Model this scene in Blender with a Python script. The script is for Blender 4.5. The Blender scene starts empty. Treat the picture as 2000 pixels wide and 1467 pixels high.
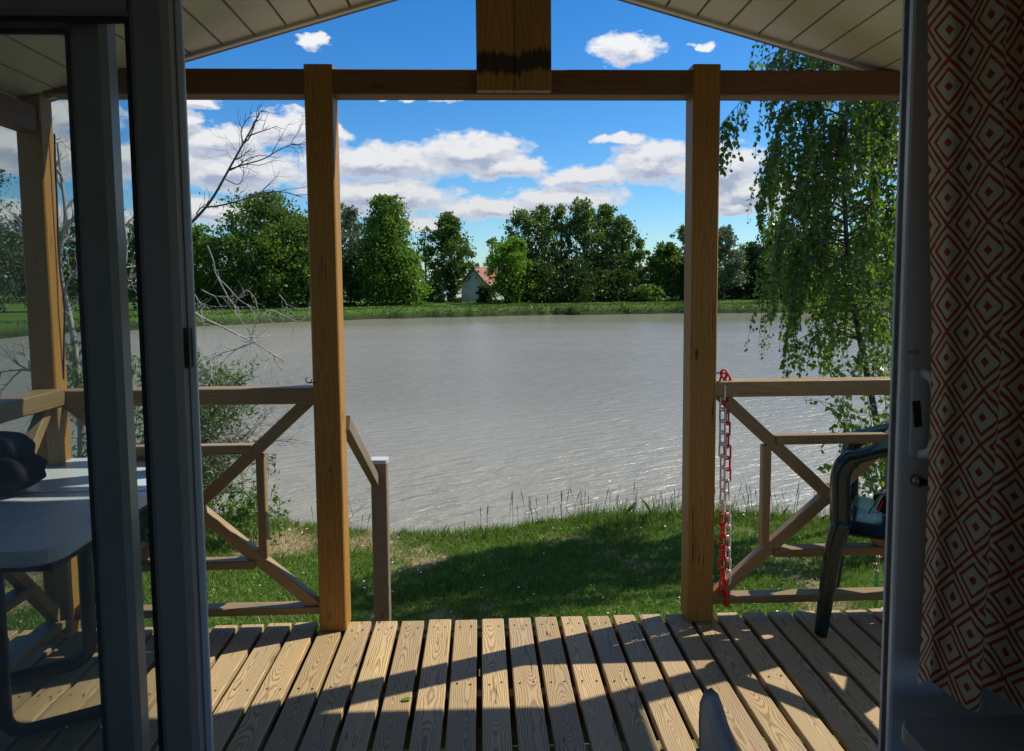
import bpy, math, random
import numpy as np
from mathutils import Vector, Matrix
random.seed(7); RNG = np.random.default_rng(7)
S = bpy.context.scene
COL = S.collection
PI = math.pi

# ------------------------------------------------------------------ camera
H = 1.45                       # eye height above the deck
F = 1500.0                     # focal length in pixels of the 2000 px photograph
YAW, TP, ROLL = math.atan(60/F), 0.0825, 0.008
PITCH = math.atan(TP)
SHY = 555 - 733.5 + F*TP
fwd = Vector((math.sin(YAW)*math.cos(PITCH), math.cos(YAW)*math.cos(PITCH), -math.sin(PITCH)))
rt0 = Vector((math.cos(YAW), -math.sin(YAW), 0)); up0 = rt0.cross(fwd)
rt = rt0*math.cos(ROLL) - up0*math.sin(ROLL); upv = up0*math.cos(ROLL) + rt0*math.sin(ROLL)
CAMP = Vector((0, 0, H))
cam = bpy.data.cameras.new('camera'); camo = bpy.data.objects.new('camera', cam); COL.objects.link(camo)
M3 = Matrix((rt, upv, -fwd)).transposed()
camo.matrix_world = Matrix.Translation(CAMP) @ M3.to_4x4()
cam.lens = F/2000*36; cam.sensor_width = 36; cam.shift_y = SHY/2000
cam.clip_start = .02; cam.clip_end = 3000
S.camera = camo

def ray(px, py):
    return fwd + rt*((px-1000)/F) + upv*(-(py-733.5-SHY)/F)
def at(px, py, Y):             # measured point in a plane of known depth
    d = ray(px, py); return CAMP + d*(Y/d.y)
def gr(px, py, z):             # measured point on a level plane
    d = ray(px, py); return CAMP + d*((z-H)/d.z)
def atx(px, py, X):
    d = ray(px, py); return CAMP + d*(X/d.x)

# ------------------------------------------------------------------ light
SUN_AZ, SUN_EL = math.radians(68), math.radians(48.5)
SUNV = Vector((math.sin(SUN_AZ)*math.cos(SUN_EL), math.cos(SUN_AZ)*math.cos(SUN_EL), math.sin(SUN_EL)))
sl = bpy.data.lights.new('sun', 'SUN'); sl.energy = 4.0; sl.angle = math.radians(.5); sl.color = (1, .93, .82)
so = bpy.data.objects.new('sun', sl); COL.objects.link(so); so.rotation_euler = SUNV.to_track_quat('Z', 'Y').to_euler()
S.view_settings.view_transform = 'Standard'; S.view_settings.look = 'None'
S.view_settings.exposure = 0.60; S.view_settings.gamma = 1; S.view_settings.use_curve_mapping = False

class G:                       # small node-graph helper
    def __init__(s, tree): s.t = tree; s.n = tree.nodes; s.l = tree.links
    def node(s, typ, ins=None, **props):
        n = s.n.new(typ)
        for k, v in props.items(): setattr(n, k, v)
        for k, v in (ins or {}).items():
            sock = n.inputs[k]
            if isinstance(v, bpy.types.NodeSocket): s.l.new(v, sock)
            else: sock.default_value = v
        return n
    def m(s, op, a, b=0.0, c=0.0, clamp=False):
        n = s.node('ShaderNodeMath', {0: a, 1: b, 2: c} if op in ('MULTIPLY_ADD', 'SMOOTH_MIN', 'COMPARE') else {0: a, 1: b}, operation=op)
        n.use_clamp = clamp; return n.outputs[0]
    def v(s, op, a, b=(0, 0, 0), c=(0, 0, 0)):
        n = s.node('ShaderNodeVectorMath', {0: a, 1: b, 2: c} if op == 'MULTIPLY_ADD' else {0: a, 1: b}, operation=op)
        return n.outputs['Value'] if op in ('LENGTH', 'DOT_PRODUCT') else n.outputs[0]
    def noise(s, vec, scale, detail=3, rough=.55, dist=0):
        return s.node('ShaderNodeTexNoise', {'Vector': vec, 'Scale': scale, 'Detail': detail, 'Roughness': rough, 'Distortion': dist}).outputs['Fac']
    def ramp(s, fac, stops, interp='LINEAR'):
        n = s.node('ShaderNodeValToRGB', {'Fac': fac}); cr = n.color_ramp; cr.interpolation = interp
        while len(cr.elements) < len(stops): cr.elements.new(.5)
        for e, (p, c) in zip(cr.elements, stops):
            e.position = p; e.color = (*c, 1) if len(c) == 3 else c
        return n.outputs['Color']
    def mix(s, f, a, b, bt='MIX'):
        n = s.n.new('ShaderNodeMix'); n.data_type = 'RGBA'; n.blend_type = bt
        for k, v in ((0, f), (6, a), (7, b)):
            if isinstance(v, bpy.types.NodeSocket): s.l.new(v, n.inputs[k])
            else: n.inputs[k].default_value = (*v, 1) if isinstance(v, tuple) and len(v) == 3 else v
        return n.outputs[2]
    def rng(s, x, a, b, c=0., d=1.):
        return s.node('ShaderNodeMapRange', {0: x, 1: a, 2: b, 3: c, 4: d}).outputs[0]
    def xyz(s, vec): return s.node('ShaderNodeSeparateXYZ', {0: vec}).outputs
    def comb(s, x, y, z=0.): return s.node('ShaderNodeCombineXYZ', {0: x, 1: y, 2: z}).outputs[0]

W = bpy.data.worlds.new('World'); S.world = W; W.use_nodes = True
W.node_tree.nodes.clear()
g = G(W.node_tree)
sky = g.node('ShaderNodeTexSky', sky_type='NISHITA'); sky.sun_disc = False
sky.sun_elevation = SUN_EL; sky.sun_rotation = SUN_AZ; sky.altitude = 0; sky.air_density = 1.0; sky.dust_density = .25; sky.ozone_density = 3.0
hs0 = g.node('ShaderNodeHueSaturation', {'Hue': .5, 'Saturation': 1.38, 'Value': 1.0, 'Fac': 1.0, 'Color': sky.outputs[0]})
class _O: pass
hs = _O(); hs.outputs = [g.v('MULTIPLY', hs0.outputs[0], (.58, .76, .90))]
tc = g.node('ShaderNodeTexCoord')
x_, y_, z_ = g.xyz(tc.outputs['Generated'])[:3]
uu = g.m('ARCTAN2', x_, y_); vv = g.m('ARCSINE', z_)
CL = [(614,85,24,11),(1220,93,58,24),(1369,90,18,6),(868,186,40,12),(735,187,18,7),(375,196,42,15),(560,250,52,28),(655,258,28,12),
      (425,275,92,24),(362,240,24,18),(445,330,125,34),(740,318,130,32),(925,300,90,36),(985,328,75,22),(745,382,120,32),
      (1150,345,80,17),(1275,318,72,34),(1405,330,75,42),(1445,375,60,30),(1100,388,100,22),(960,408,100,18),
      (1214,272,40,10),(828,436,50,13),(400,412,90,22),(1440,408,40,16),(1560,380,80,30),(150,225,60,25),(190,310,90,36),(50,290,70,40),
      (796,195,14,6),(100,420,120,20),(1700,300,70,30)]
def dens(uu, vv):
    p = g.comb(uu, vv, 0.)
    big = g.noise(g.v('MULTIPLY', p, (7, 16, 1)), 1.0, 2)
    wob = g.v('MULTIPLY', g.v('SUBTRACT', g.node('ShaderNodeTexNoise', {'Vector': g.v('MULTIPLY', p, (1, 1.6, 1)), 'Scale': 26., 'Detail': 4., 'Roughness': .6}).outputs['Color'], (.5, .5, .5)), (.05, .026, 0))
    q = g.v('ADD', p, wob)
    d = None
    for (cx, cy, rx, ry) in CL:
        r = ray(cx, cy).normalized(); cu, cv = math.atan2(r.x, r.y), math.asin(r.z)
        iu, iv = F/rx/1.05, F/ry/1.02
        L = g.v('LENGTH', g.v('MULTIPLY_ADD', q, (iu, iv, 0), (-cu*iu, -cv*iv, 0)))
        d = L if d is None else g.m('SMOOTH_MIN', d, L, .35)
    # clouds of the rest of the sky, well away from the measured ones
    far = g.rng(g.m('ABSOLUTE', uu), .75, 1.1); hi = g.rng(vv, .42, .6)
    gen = g.m('MULTIPLY', g.rng(g.noise(g.v('MULTIPLY', p, (2.2, 5, 1)), 1., 4), .50, .66, 0., 1.9), g.m('MAXIMUM', far, hi))
    base = g.m('MAXIMUM', g.m('SUBTRACT', 1.24, g.m('ADD', d, g.m('MULTIPLY', g.m('MAXIMUM', g.m('SUBTRACT', d, 1.25), 0.), 1.5))), g.m('SUBTRACT', gen, .75))
    fb = g.noise(g.v('MULTIPLY', p, (1, 1.9, 1)), 30., 5, .62)
    return g.m('ADD', base, g.m('MULTIPLY', g.m('SUBTRACT', fb, .5), 1.7)), fb
D0, fb0 = dens(uu, vv)
D1, fb1 = dens(uu, g.m('ADD', vv, .013))
mask = g.rng(D0, -.08, .40)
mask = g.m('MULTIPLY', mask, .95)
lit = g.rng(g.m('SUBTRACT', D0, D1), -.3, .42)
thick = g.rng(D0, .2, .9)
shade = g.m('MULTIPLY', g.m('SUBTRACT', 1.0, lit), g.m('ADD', .35, g.m('MULTIPLY', thick, .65)))
cc = g.ramp(shade, [(0, (1, 1, 1)), (.35, (.82, .83, .89)), (.8, (.46, .53, .70))])
lo = g.rng(vv, .03, .25, 4.7, 6.2)
cc = g.v('SCALE', cc); cc.node.inputs['Scale'].default_value = 1; g.l.new(lo, cc.node.inputs['Scale'])
skc = g.mix(mask, hs.outputs[0], cc)
bg = g.node('ShaderNodeBackground', {'Color': skc, 'Strength': .10})
wo = g.node('ShaderNodeOutputWorld', {'Surface': bg.outputs[0]})

# ------------------------------------------------------------------ materials
MATS = {}
def newmat(name):
    m = bpy.data.materials.new(name); m.use_nodes = True; m.node_tree.nodes.clear(); MATS[name] = m
    return m, G(m.node_tree)
def out(g, sh): g.node('ShaderNodeOutputMaterial', {'Surface': sh})
def princ(g, **kw):
    kw = {k.replace('_', ' '): v for k, v in kw.items()}
    return g.node('ShaderNodeBsdfPrincipled', kw)
def simple(name, col, rough=.5, bump=0, bscale=40, metal=0, var=.12, spec=.5):
    m, g = newmat(name)
    tc = g.node('ShaderNodeTexCoord').outputs['Object']
    n = g.noise(tc, bscale*.3, 4)
    c = g.mix(g.rng(n, .3, .7), tuple(v*(1-var) for v in col), tuple(min(1, v*(1+var)) for v in col))
    p = princ(g, Base_Color=c, Roughness=g.rng(g.noise(tc, bscale, 3), .3, .7, rough*.85, min(1, rough*1.15)), Metallic=float(metal), Specular_IOR_Level=spec)
    if bump:
        b = g.node('ShaderNodeBump', {'Height': g.noise(tc, bscale, 4), 'Strength': bump, 'Distance': .01}); g.l.new(b.outputs[0], p.inputs['Normal'])
    out(g, p.outputs[0]); return m
def wood(name, light, dark, ring=.0085, knot=(.10, .045, .015), grey=0., rough=.6, contrast=1., stain=None, nscale=1., drange=.035, bend=.02, kp=.55, crack=0.):
    m, g = newmat(name)
    uv = g.node('ShaderNodeUVMap').outputs[0]
    rnd = g.node('ShaderNodeObjectInfo').outputs['Random']
    u, v = g.xyz(uv)[:2]
    off = g.m('MULTIPLY', rnd, 37.)
    q = g.comb(g.m('MULTIPLY', u, 1.), g.m('MULTIPLY', v, 1.), off)
    d = g.m('MULTIPLY', g.m('SUBTRACT', g.noise(g.comb(off, g.m('MULTIPLY', v, 1.9*nscale), 0.), 1., 2, .5), .5), drange*6)
    xo = g.m('MULTIPLY', g.m('SUBTRACT', g.noise(g.comb(0., g.m('MULTIPLY', v, .9), g.m('ADD', off, 5.)), 1., 1), .5), .07)
    x2 = g.m('ADD', u, xo)
    wob = g.m('MULTIPLY', g.m('SUBTRACT', g.noise(g.v('MULTIPLY', q, (26, 7, 1)), 1., 3), .5), .016)
    r = g.m('ADD', g.m('SQRT', g.m('ADD', g.m('MULTIPLY', x2, x2), g.m('MULTIPLY', d, d))), wob)
    # knots bend the rings
    kv = g.node('ShaderNodeTexVoronoi', {'Vector': g.v('MULTIPLY', q, (9, 2.6, 1)), 'Scale': 1.}); kd = kv.outputs['Distance']
    kk = g.rng(kd, .0, .34, 1., 0.)
    r = g.m('ADD', r, g.m('MULTIPLY', g.m('MULTIPLY', kk, kk), bend))
    s = g.m('ADD', g.m('MULTIPLY', g.m('SINE', g.m('MULTIPLY', r, 2*PI/ring)), .5), .5)
    s = g.m('POWER', s, 2.2)
    s = g.m('MULTIPLY', s, contrast)
    fib = g.noise(g.v('MULTIPLY', q, (420, 9, 1)), 1., 3)
    fac = g.m('ADD', s, g.m('MULTIPLY', g.m('SUBTRACT', fib, .5), .5), clamp=True)
    c = g.mix(fac, light, dark)
    tone = g.rng(rnd, 0, 1, .80, 1.14)
    c = g.v('SCALE', c); c.node.inputs['Scale'].default_value = 1; g.l.new(tone, c.node.inputs['Scale'])
    blot = g.rng(g.noise(g.v('MULTIPLY', q, (9, 2, 1)), 1., 4), .35, .7)
    c = g.mix(g.m('MULTIPLY', blot, .35 + grey), c, (.23+grey*.2, .19+grey*.2, .14+grey*.2) if grey else tuple(x*.72 for x in light))
    kmask = g.m('MULTIPLY', g.rng(kd, .05, .085, 1., 0.), g.rng(g.node('ShaderNodeSeparateColor', {0: kv.outputs['Color']}).outputs[0], kp, kp+.05))
    c = g.mix(kmask, c, knot)
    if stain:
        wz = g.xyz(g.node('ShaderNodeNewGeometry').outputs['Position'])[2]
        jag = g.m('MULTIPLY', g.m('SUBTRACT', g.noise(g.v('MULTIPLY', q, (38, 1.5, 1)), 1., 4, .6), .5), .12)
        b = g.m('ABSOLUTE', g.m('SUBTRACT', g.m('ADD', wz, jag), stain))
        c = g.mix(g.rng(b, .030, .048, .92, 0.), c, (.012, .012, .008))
    if crack:
        cn = g.m('ABSOLUTE', g.m('SUBTRACT', g.noise(g.v('MULTIPLY', q, (48, .8, 1)), 1., 2), .5))
        cm = g.m('MULTIPLY', g.rng(cn, .004, .011, 1., 0.), g.rng(g.noise(g.v('MULTIPLY', q, (8, 2.2, 1)), 1., 2), .54, .60, 0., crack))
        c = g.mix(cm, c, (.02, .012, .006))
    hgt = g.m('SUBTRACT', g.m('MULTIPLY', fib, .4), g.m('MULTIPLY', s, .5))
    b = g.node('ShaderNodeBump', {'Height': hgt, 'Strength': .35, 'Distance': .002})
    p = princ(g, Base_Color=c, Roughness=rough, Normal=b.outputs[0], Specular_IOR_Level=.35)
    out(g, p.outputs[0]); return m

M_deck = wood('deck_wood', (.48, .345, .165), (.20, .12, .048), ring=.0070, grey=.06, rough=.62, contrast=.85, crack=.8, nscale=.7, bend=.010)
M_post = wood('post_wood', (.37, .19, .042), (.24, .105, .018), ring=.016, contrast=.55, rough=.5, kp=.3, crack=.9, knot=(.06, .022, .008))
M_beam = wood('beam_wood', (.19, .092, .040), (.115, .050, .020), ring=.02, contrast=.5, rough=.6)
M_rail = wood('rail_wood', (.30, .205, .088), (.19, .12, .046), ring=.014, contrast=.5, grey=.03, rough=.42, kp=.4, crack=.8)
M_newel = wood('newel_wood', (.20, .145, .095), (.12, .075, .045), ring=.012, contrast=.6, grey=.08)
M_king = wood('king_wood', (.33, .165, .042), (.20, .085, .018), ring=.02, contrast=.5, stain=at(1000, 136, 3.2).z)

def m_grass(name, c0, c1, c2, trans=.3):
    m, g = newmat(name)
    gi = g.node('ShaderNodeNewGeometry'); r = gi.outputs['Random Per Island']
    a = g.node('ShaderNodeAttribute', attribute_name='dry').outputs['Fac']
    c = g.mix(r, c0, c1); c = g.mix(a, c, c2)
    d = g.node('ShaderNodeBsdfPrincipled', {'Base Color': c, 'Roughness': .45, 'Specular IOR Level': .35})
    t = g.node('ShaderNodeBsdfTranslucent', {'Color': g.mix(.5, c, (.20, .34, .03))})
    out(g, g.node('ShaderNodeMixShader', {0: trans, 1: d.outputs[0], 2: t.outputs[0]}).outputs[0]); return m
M_blade = m_grass('grass_blades', (.08, .16, .018), (.20, .33, .055), (.42, .35, .16))
def m_leaf(name, c0, c1, trans=.35, spec=.25, rough=.4, tcol=(.22, .36, .03)):
    m, g = newmat(name)
    r = g.node('ShaderNodeNewGeometry').outputs['Random Per Island']
    tcn = g.node('ShaderNodeTexCoord').outputs['Object']
    c = g.mix(g.m('ADD', g.m('MULTIPLY', r, .45), g.rng(g.noise(tcn, .55, 3), .35, .65, -.05, .55)), c0, c1)
    d = g.node('ShaderNodeBsdfPrincipled', {'Base Color': c, 'Roughness': rough, 'Specular IOR Level': spec})
    t = g.node('ShaderNodeBsdfTranslucent', {'Color': g.mix(.45, c, tcol)})
    out(g, g.node('ShaderNodeMixShader', {0: trans, 1: d.outputs[0], 2: t.outputs[0]}).outputs[0]); return m
LEAF = {
 'dark':  m_leaf('leaf_dark', (.032, .072, .012), (.11, .19, .03), .35),
 'mid':   m_leaf('leaf_mid', (.055, .12, .014), (.15, .27, .035), .4),
 'bright':m_leaf('leaf_bright', (.10, .20, .016), (.19, .33, .03), .4),
 'grey':  m_leaf('leaf_grey', (.085, .12, .062), (.17, .215, .12), .3, tcol=(.2, .26, .12)),
 'poplar':m_leaf('leaf_poplar', (.045, .090, .020), (.15, .23, .06), .35),
 'shade': m_leaf('leaf_shaded', (.014, .032, .008), (.040, .075, .015), .2),  # leaf green darkened to paint in the shade beneath the trees
 'birch': m_leaf('leaf_birch', (.045, .105, .010), (.12, .22, .025), .5, spec=.6, rough=.3, tcol=(.30, .46, .03)),
 'willow':m_leaf('leaf_willow', (.07, .13, .04), (.15, .23, .08), .3),
}
M_bark = simple('bark_dark', (.075, .06, .045), .9, .6, 12)
M_twig = simple('twig_grey', (.36, .34, .31), .8, .3, 60)
M_twigd = simple('twig_dark', (.085, .07, .062), .8, .3, 60)
M_pvc = simple('pvc_white', (.74, .74, .75), .22, 0, 3, var=.03)
M_leafpvc = simple('leaf_pvc', (.30, .28, .255), .2, 0, 3, var=.03)
M_soffit = simple('soffit_cream', (.66, .645, .52), .42, .12, 5, var=.06)
M_gasket = simple('rubber_gasket', (.012, .012, .013), .6)
M_fascia = simple('fascia_brown', (.16, .07, .04), .6)
M_wall = simple('wall_panel', (.72, .71, .67), .7, .1, 30)
M_clad = simple('wall_cladding', (.55, .55, .52), .6, .1, 30)
M_floor = simple('room_floor', (.34, .30, .25), .5)
M_table = simple('table_plastic', (.62, .66, .68), .28, .05, 160, var=.04)
M_tube = simple('leg_tube', (.018, .035, .038), .35, var=.1)
M_seam = simple('table_seam', (.02, .02, .025), .6)
M_green = simple('chair_green', (.004, .022, .020), .22, .08, 220, var=.15)
M_cloth = simple('cloth_navy', (.016, .020, .042), .9, .8, 60, var=.5, spec=.2)
M_clothb = simple('cloth_black', (.012, .012, .013), .85, .8, 50, var=.5, spec=.2)
M_red = simple('chain_red', (.72, .012, .018), .3, var=.08)
M_white = simple('chain_white', (.72, .70, .70), .3, var=.06)
M_metal = simple('metal_dark', (.05, .045, .04), .4, metal=1)
M_brass = simple('metal_brass', (.45, .38, .25), .35, metal=1)
M_cap = simple('cap_white', (.46, .46, .48), .4)
M_top = simple('tabletop_grey', (.26, .24, .22), .45, .06, 30, var=.14)
M_grey = simple('chair_grey', (.42, .42, .43), .5, .05, 60, var=.05)
M_render = simple('house_render', (.62, .61, .57), .85, .1, 4)
M_tile = simple('roof_tile', (.27, .12, .07), .8, .2, 8, var=.35)
M_blue = simple('blue_sheet', (.02, .08, .45), .6)
M_flower = simple('petal_red', (.75, .05, .02), .5)
M_cordg = simple('cord_green', (.03, .32, .10), .5)
M_joist = simple('joist_wood', (.16, .10, .05), .8, .3, 30)
M_cable = simple('cable_black', (.03, .03, .03), .6)

m, g = newmat('glass')
fr = g.node('ShaderNodeFresnel', {'IOR': 1.45}).outputs[0]
tr = g.node('ShaderNodeBsdfTransparent', {'Color': (.90, .92, .91, 1)})
gl = g.node('ShaderNodeBsdfGlossy', {'Color': (1, 1, 1, 1), 'Roughness': .01})
df = g.node('ShaderNodeBsdfDiffuse', {'Color': (.7, .72, .72, 1)})
tcg = g.node('ShaderNodeTexCoord').outputs['Object']
dirt = g.rng(g.noise(tcg, 3., 5), .4, .8, .012, .05)
mx = g.node('ShaderNodeMixShader', {0: g.m('MULTIPLY', fr, 1.3), 1: tr.outputs[0], 2: gl.outputs[0]})
out(g, g.node('ShaderNodeMixShader', {0: dirt, 1: mx.outputs[0], 2: df.outputs[0]}).outputs[0]); M_glass = m

# ground: grass soil with dry patches
m, g = newmat('ground_soil')
a = g.node('ShaderNodeAttribute', attribute_name='dry').outputs['Fac']
pos = g.node('ShaderNodeNewGeometry').outputs['Position']
n1 = g.noise(pos, 3., 5); n2 = g.noise(pos, .25, 4)
c = g.mix(g.rng(n1, .3, .7), (.045, .095, .014), (.085, .15, .024))
c = g.mix(g.rng(n2, .35, .7, 0., .5), c, (.10, .19, .025))
c = g.mix(a, c, g.mix(g.noise(pos, 9., 4), (.20, .15, .085), (.42, .34, .19)))
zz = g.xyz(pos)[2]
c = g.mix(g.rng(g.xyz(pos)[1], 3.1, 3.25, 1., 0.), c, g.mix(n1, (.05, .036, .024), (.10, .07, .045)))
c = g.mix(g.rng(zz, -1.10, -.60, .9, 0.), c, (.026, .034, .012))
b = g.node('ShaderNodeBump', {'Height': g.noise(pos, 14., 6), 'Strength': .8, 'Distance': .08})
out(g, princ(g, Base_Color=c, Roughness=.9, Normal=b.outputs[0], Specular_IOR_Level=.15).outputs[0]); M_ground = m

# water: murky, wind rippled
m, g = newmat('lake_water')
pos = g.node('ShaderNodeNewGeometry').outputs['Position']
rot = g.node('ShaderNodeVectorRotate', {'Vector': pos, 'Angle': math.radians(-24)}, rotation_type='Z_AXIS').outputs[0]
w1 = g.noise(g.v('MULTIPLY', rot, (1.0, 3.4, 1)), 1.5, 3, .5, .6)
w2 = g.noise(g.v('MULTIPLY', rot, (1.2, 3.0, 1)), 7.5, 3, .55, .5)
w3 = g.noise(g.v('MULTIPLY', pos, (.25, .8, 1)), .35, 2)
gust = g.rng(g.noise(g.v('MULTIPLY', pos, (.03, .10, 1)), 1., 3), .3, .7, .6, 1.15)
hh = g.m('ADD', g.m('MULTIPLY', w1, 1.0), g.m('MULTIPLY', w2, .20))
hh = g.m('MULTIPLY', g.m('ADD', hh, g.m('MULTIPLY', w3, .6)), gust)
calm = g.rng(g.m('ADD', g.xyz(pos)[1], g.m('MULTIPLY', g.noise(g.v('MULTIPLY', pos, (.06, .15, 1)), 1., 3), 14.)), 46., 62., 1., .10)
b = g.node('ShaderNodeBump', {'Height': g.m('MULTIPLY', hh, calm), 'Strength': 1.0, 'Distance': .125})
cw = g.mix(g.rng(g.noise(g.v('MULTIPLY', pos, (.02, .07, 1)), 1., 3), .35, .65), (.205, .198, .155), (.26, .252, .20))
out(g, princ(g, Base_Color=cw, Roughness=g.rng(calm, .1, 1., .13, .26), IOR=1.33, Normal=b.outputs[0], Specular_IOR_Level=.38).outputs[0]); M_water = m

# curtain: woven diamonds
m, g = newmat('curtain_fabric')
uv = g.node('ShaderNodeUVMap').outputs[0]
uv = g.v('SNAP', uv, (.0017, .0017, 1))
u, v = g.xyz(uv)[:2]
CWd, CHt = .080, .083
U = g.m('DIVIDE', u, CWd); V = g.m('DIVIDE', v, CHt)
s_ = g.m('ABSOLUTE', g.m('SUBTRACT', g.m('FRACT', g.m('ADD', U, V)), .5))
t_ = g.m('ABSOLUTE', g.m('SUBTRACT', g.m('FRACT', g.m('SUBTRACT', U, V)), .5))
mm = g.m('MAXIMUM', s_, t_)
line = g.m('GREATER_THAN', mm, .455)
ring = g.m('MULTIPLY', g.m('GREATER_THAN', mm, .275), g.m('LESS_THAN', mm, .355))
dot = g.m('LESS_THAN', mm, .095)
pat = g.m('MAXIMUM', g.m('MAXIMUM', line, ring), dot)
weave = g.noise(g.node('ShaderNodeUVMap').outputs[0], 900., 2)
c = g.mix(pat, (.80, .72, .50), (.50, .055, .022))
c = g.mix(g.m('MULTIPLY', weave, .35), c, (.2, .16, .12))
b = g.node('ShaderNodeBump', {'Height': weave, 'Strength': .3, 'Distance': .001})
dsh = g.node('ShaderNodeBsdfDiffuse', {'Color': c, 'Normal': b.outputs[0]})
tsh = g.node('ShaderNodeBsdfTranslucent', {'Color': c})
out(g, g.node('ShaderNodeMixShader', {0: .45, 1: dsh.outputs[0], 2: tsh.outputs[0]}).outputs[0]); M_curtain = m

# ------------------------------------------------------------------ builders
def tag(o, label=None, cat=None, group=None, kind=None):
    if label: o['label'] = label
    if cat: o['category'] = cat
    if group: o['group'] = group
    if kind: o['kind'] = kind
    return o
def empty(name, loc, label, cat, group=None, kind=None, rz=0):
    o = bpy.data.objects.new(name, None); COL.objects.link(o); o.location = loc; o.rotation_euler.z = rz
    o.empty_display_size = .1
    return tag(o, label, cat, group, kind)
def link(name, me, parent=None, world=True):
    o = bpy.data.objects.new(name, me); COL.objects.link(o)
    if parent:
        o.parent = parent
        if world:
            mw = Matrix.Translation(parent.location) @ Matrix.Rotation(parent.rotation_euler.z, 4, 'Z')
            if parent.parent:
                pp = parent.parent
                mw = Matrix.Translation(pp.location) @ Matrix.Rotation(pp.rotation_euler.z, 4, 'Z') @ parent.matrix_basis
            o.matrix_parent_inverse = mw.inverted()
    return o
class MB:
    def __init__(s): s.v = []; s.f = []; s.uv = []; s.smooth = []
    def add(s, vs, fs, uvs=None, smooth=False):
        o = len(s.v); s.v += [tuple(v) for v in vs]
        for i, f in enumerate(fs):
            s.f.append([k+o for k in f]); s.uv.append(uvs[i] if uvs else [(0, 0)]*len(f)); s.smooth.append(smooth)
    def box(s, a, b):
        x0, y0, z0 = a; x1, y1, z1 = b
        s.beam(((x0+x1)/2, (y0+y1)/2, z0), ((x0+x1)/2, (y0+y1)/2, z1), abs(x1-x0), abs(y1-y0), (1, 0, 0), .0)
    def beam(s, p0, p1, w, t, side=(1, 0, 0), ch=.003, cut0=None, cut1=None):
        """prism from p0 to p1, w wide along side, t thick across; chamfered; grain along the length"""
        p0, p1 = Vector(p0), Vector(p1); d = (p1-p0); L = d.length; d.normalize()
        sd = Vector(side); sd = (sd - d*sd.dot(d)).normalized(); td = d.cross(sd)
        a, b = w/2, t/2; c = min(ch, a*.4, b*.4)
        if c > 0: prof = [(-a+c, -b), (a-c, -b), (a, -b+c), (a, b-c), (a-c, b), (-a+c, b), (-a, b-c), (-a, -b+c)]
        else: prof = [(-a, -b), (a, -b), (a, b), (-a, b)]
        n = len(prof); vs = []
        for P, cut in ((p0, cut0), (p1, cut1)):
            for (x, y) in prof:
                q = P + sd*x + td*y
                if cut is not None:                       # slide along d onto plane (point, normal)
                    cp, cn = Vector(cut[0]), Vector(cut[1]); q = q + d*((cp-q).dot(cn)/d.dot(cn))
                vs.append(q)
        ou, ov = random.uniform(-.02, .02), random.uniform(0, 30)
        fs, us = [], []
        for i in range(n):
            j = (i+1) % n; fs.append([i, j, j+n, i+n])
            A, B = prof[i], prof[j]
            if abs(A[1]-B[1]) > abs(A[0]-B[0]) and n == 8 or (n == 4 and abs(A[0]-B[0]) < 1e-9): ua, ub = A[1]+.2, B[1]+.2
            else: ua, ub = A[0], B[0]
            us.append([(ua+ou, ov), (ub+ou, ov), (ub+ou, ov+L), (ua+ou, ov+L)])
        fs.append(list(range(n))[::-1]); us.append([(p[0]+.1, p[1]+ov) for p in prof][::-1])
        fs.append(list(range(n, 2*n))); us.append([(p[0]+.1, p[1]+ov) for p in prof])
        s.add(vs, fs, us)
    def sweep(s, pts, prof, side=None, closed=False, cap=True, scale=None, smooth=True):
        """sweep a 2-D profile along a path"""
        pts = [Vector(p) for p in pts]; n = len(pts); m_ = len(prof); vs = []
        prev = Vector(side) if side else None
        for i, p in enumerate(pts):
            a = pts[(i-1) % n] if (i or closed) else pts[0]; b = pts[(i+1) % n] if (i < n-1 or closed) else pts[-1]
            d = (b-a).normalized()
            if prev is None: prev = Vector((0, 0, 1)) if abs(d.z) < .9 else Vector((1, 0, 0))
            sd = (prev - d*prev.dot(d))
            if sd.length < 1e-6: sd = Vector((0, 1, 0)) - d*d.y
            sd.normalize(); td = d.cross(sd)
            if not side: prev = sd
            k = scale[i] if scale else 1
            kk = k if isinstance(k, tuple) else (k, k)
            for (x, y) in prof: vs.append(p + sd*x*kk[0] + td*y*kk[1])
        fs = []
        for i in range(n if closed else n-1):
            for j in range(m_):
                k = (j+1) % m_; a = i*m_; b = ((i+1) % n)*m_
                fs.append([a+j, a+k, b+k, b+j])
        if cap and not closed: fs.append(list(range(m_))[::-1]); fs.append([(n-1)*m_+j for j in range(m_)])
        s.add(vs, fs, None, smooth)
    def tube(s, pts, r, sides=8, **k):
        rr = r if isinstance(r, (list, tuple)) else None
        s.sweep(pts, [(math.cos(2*PI*i/sides), math.sin(2*PI*i/sides)) for i in range(sides)], scale=rr or [r]*len(pts), **k)
    def mesh(s, name):
        me = bpy.data.meshes.new(name); me.from_pydata(s.v, [], s.f)
        uvl = me.uv_layers.new(name='UVMap')
        flat = [c for f in s.uv for p in f for c in p]
        uvl.data.foreach_set('uv', flat)
        me.polygons.foreach_set('use_smooth', s.smooth); me.update()
        return me
    def build(s, name, mat, parent=None, label=None, cat=None, group=None, kind=None):
        me = s.mesh(name); me.materials.append(mat)
        return tag(link(name, me, parent), label, cat, group, kind)
def beam_obj(name, mat, parent, *a, **k):
    lab = k.pop('label', None); b = MB(); b.beam(*a, **k); o = b.build(name, mat, parent)
    if lab: o['label'] = lab
    return o
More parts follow.
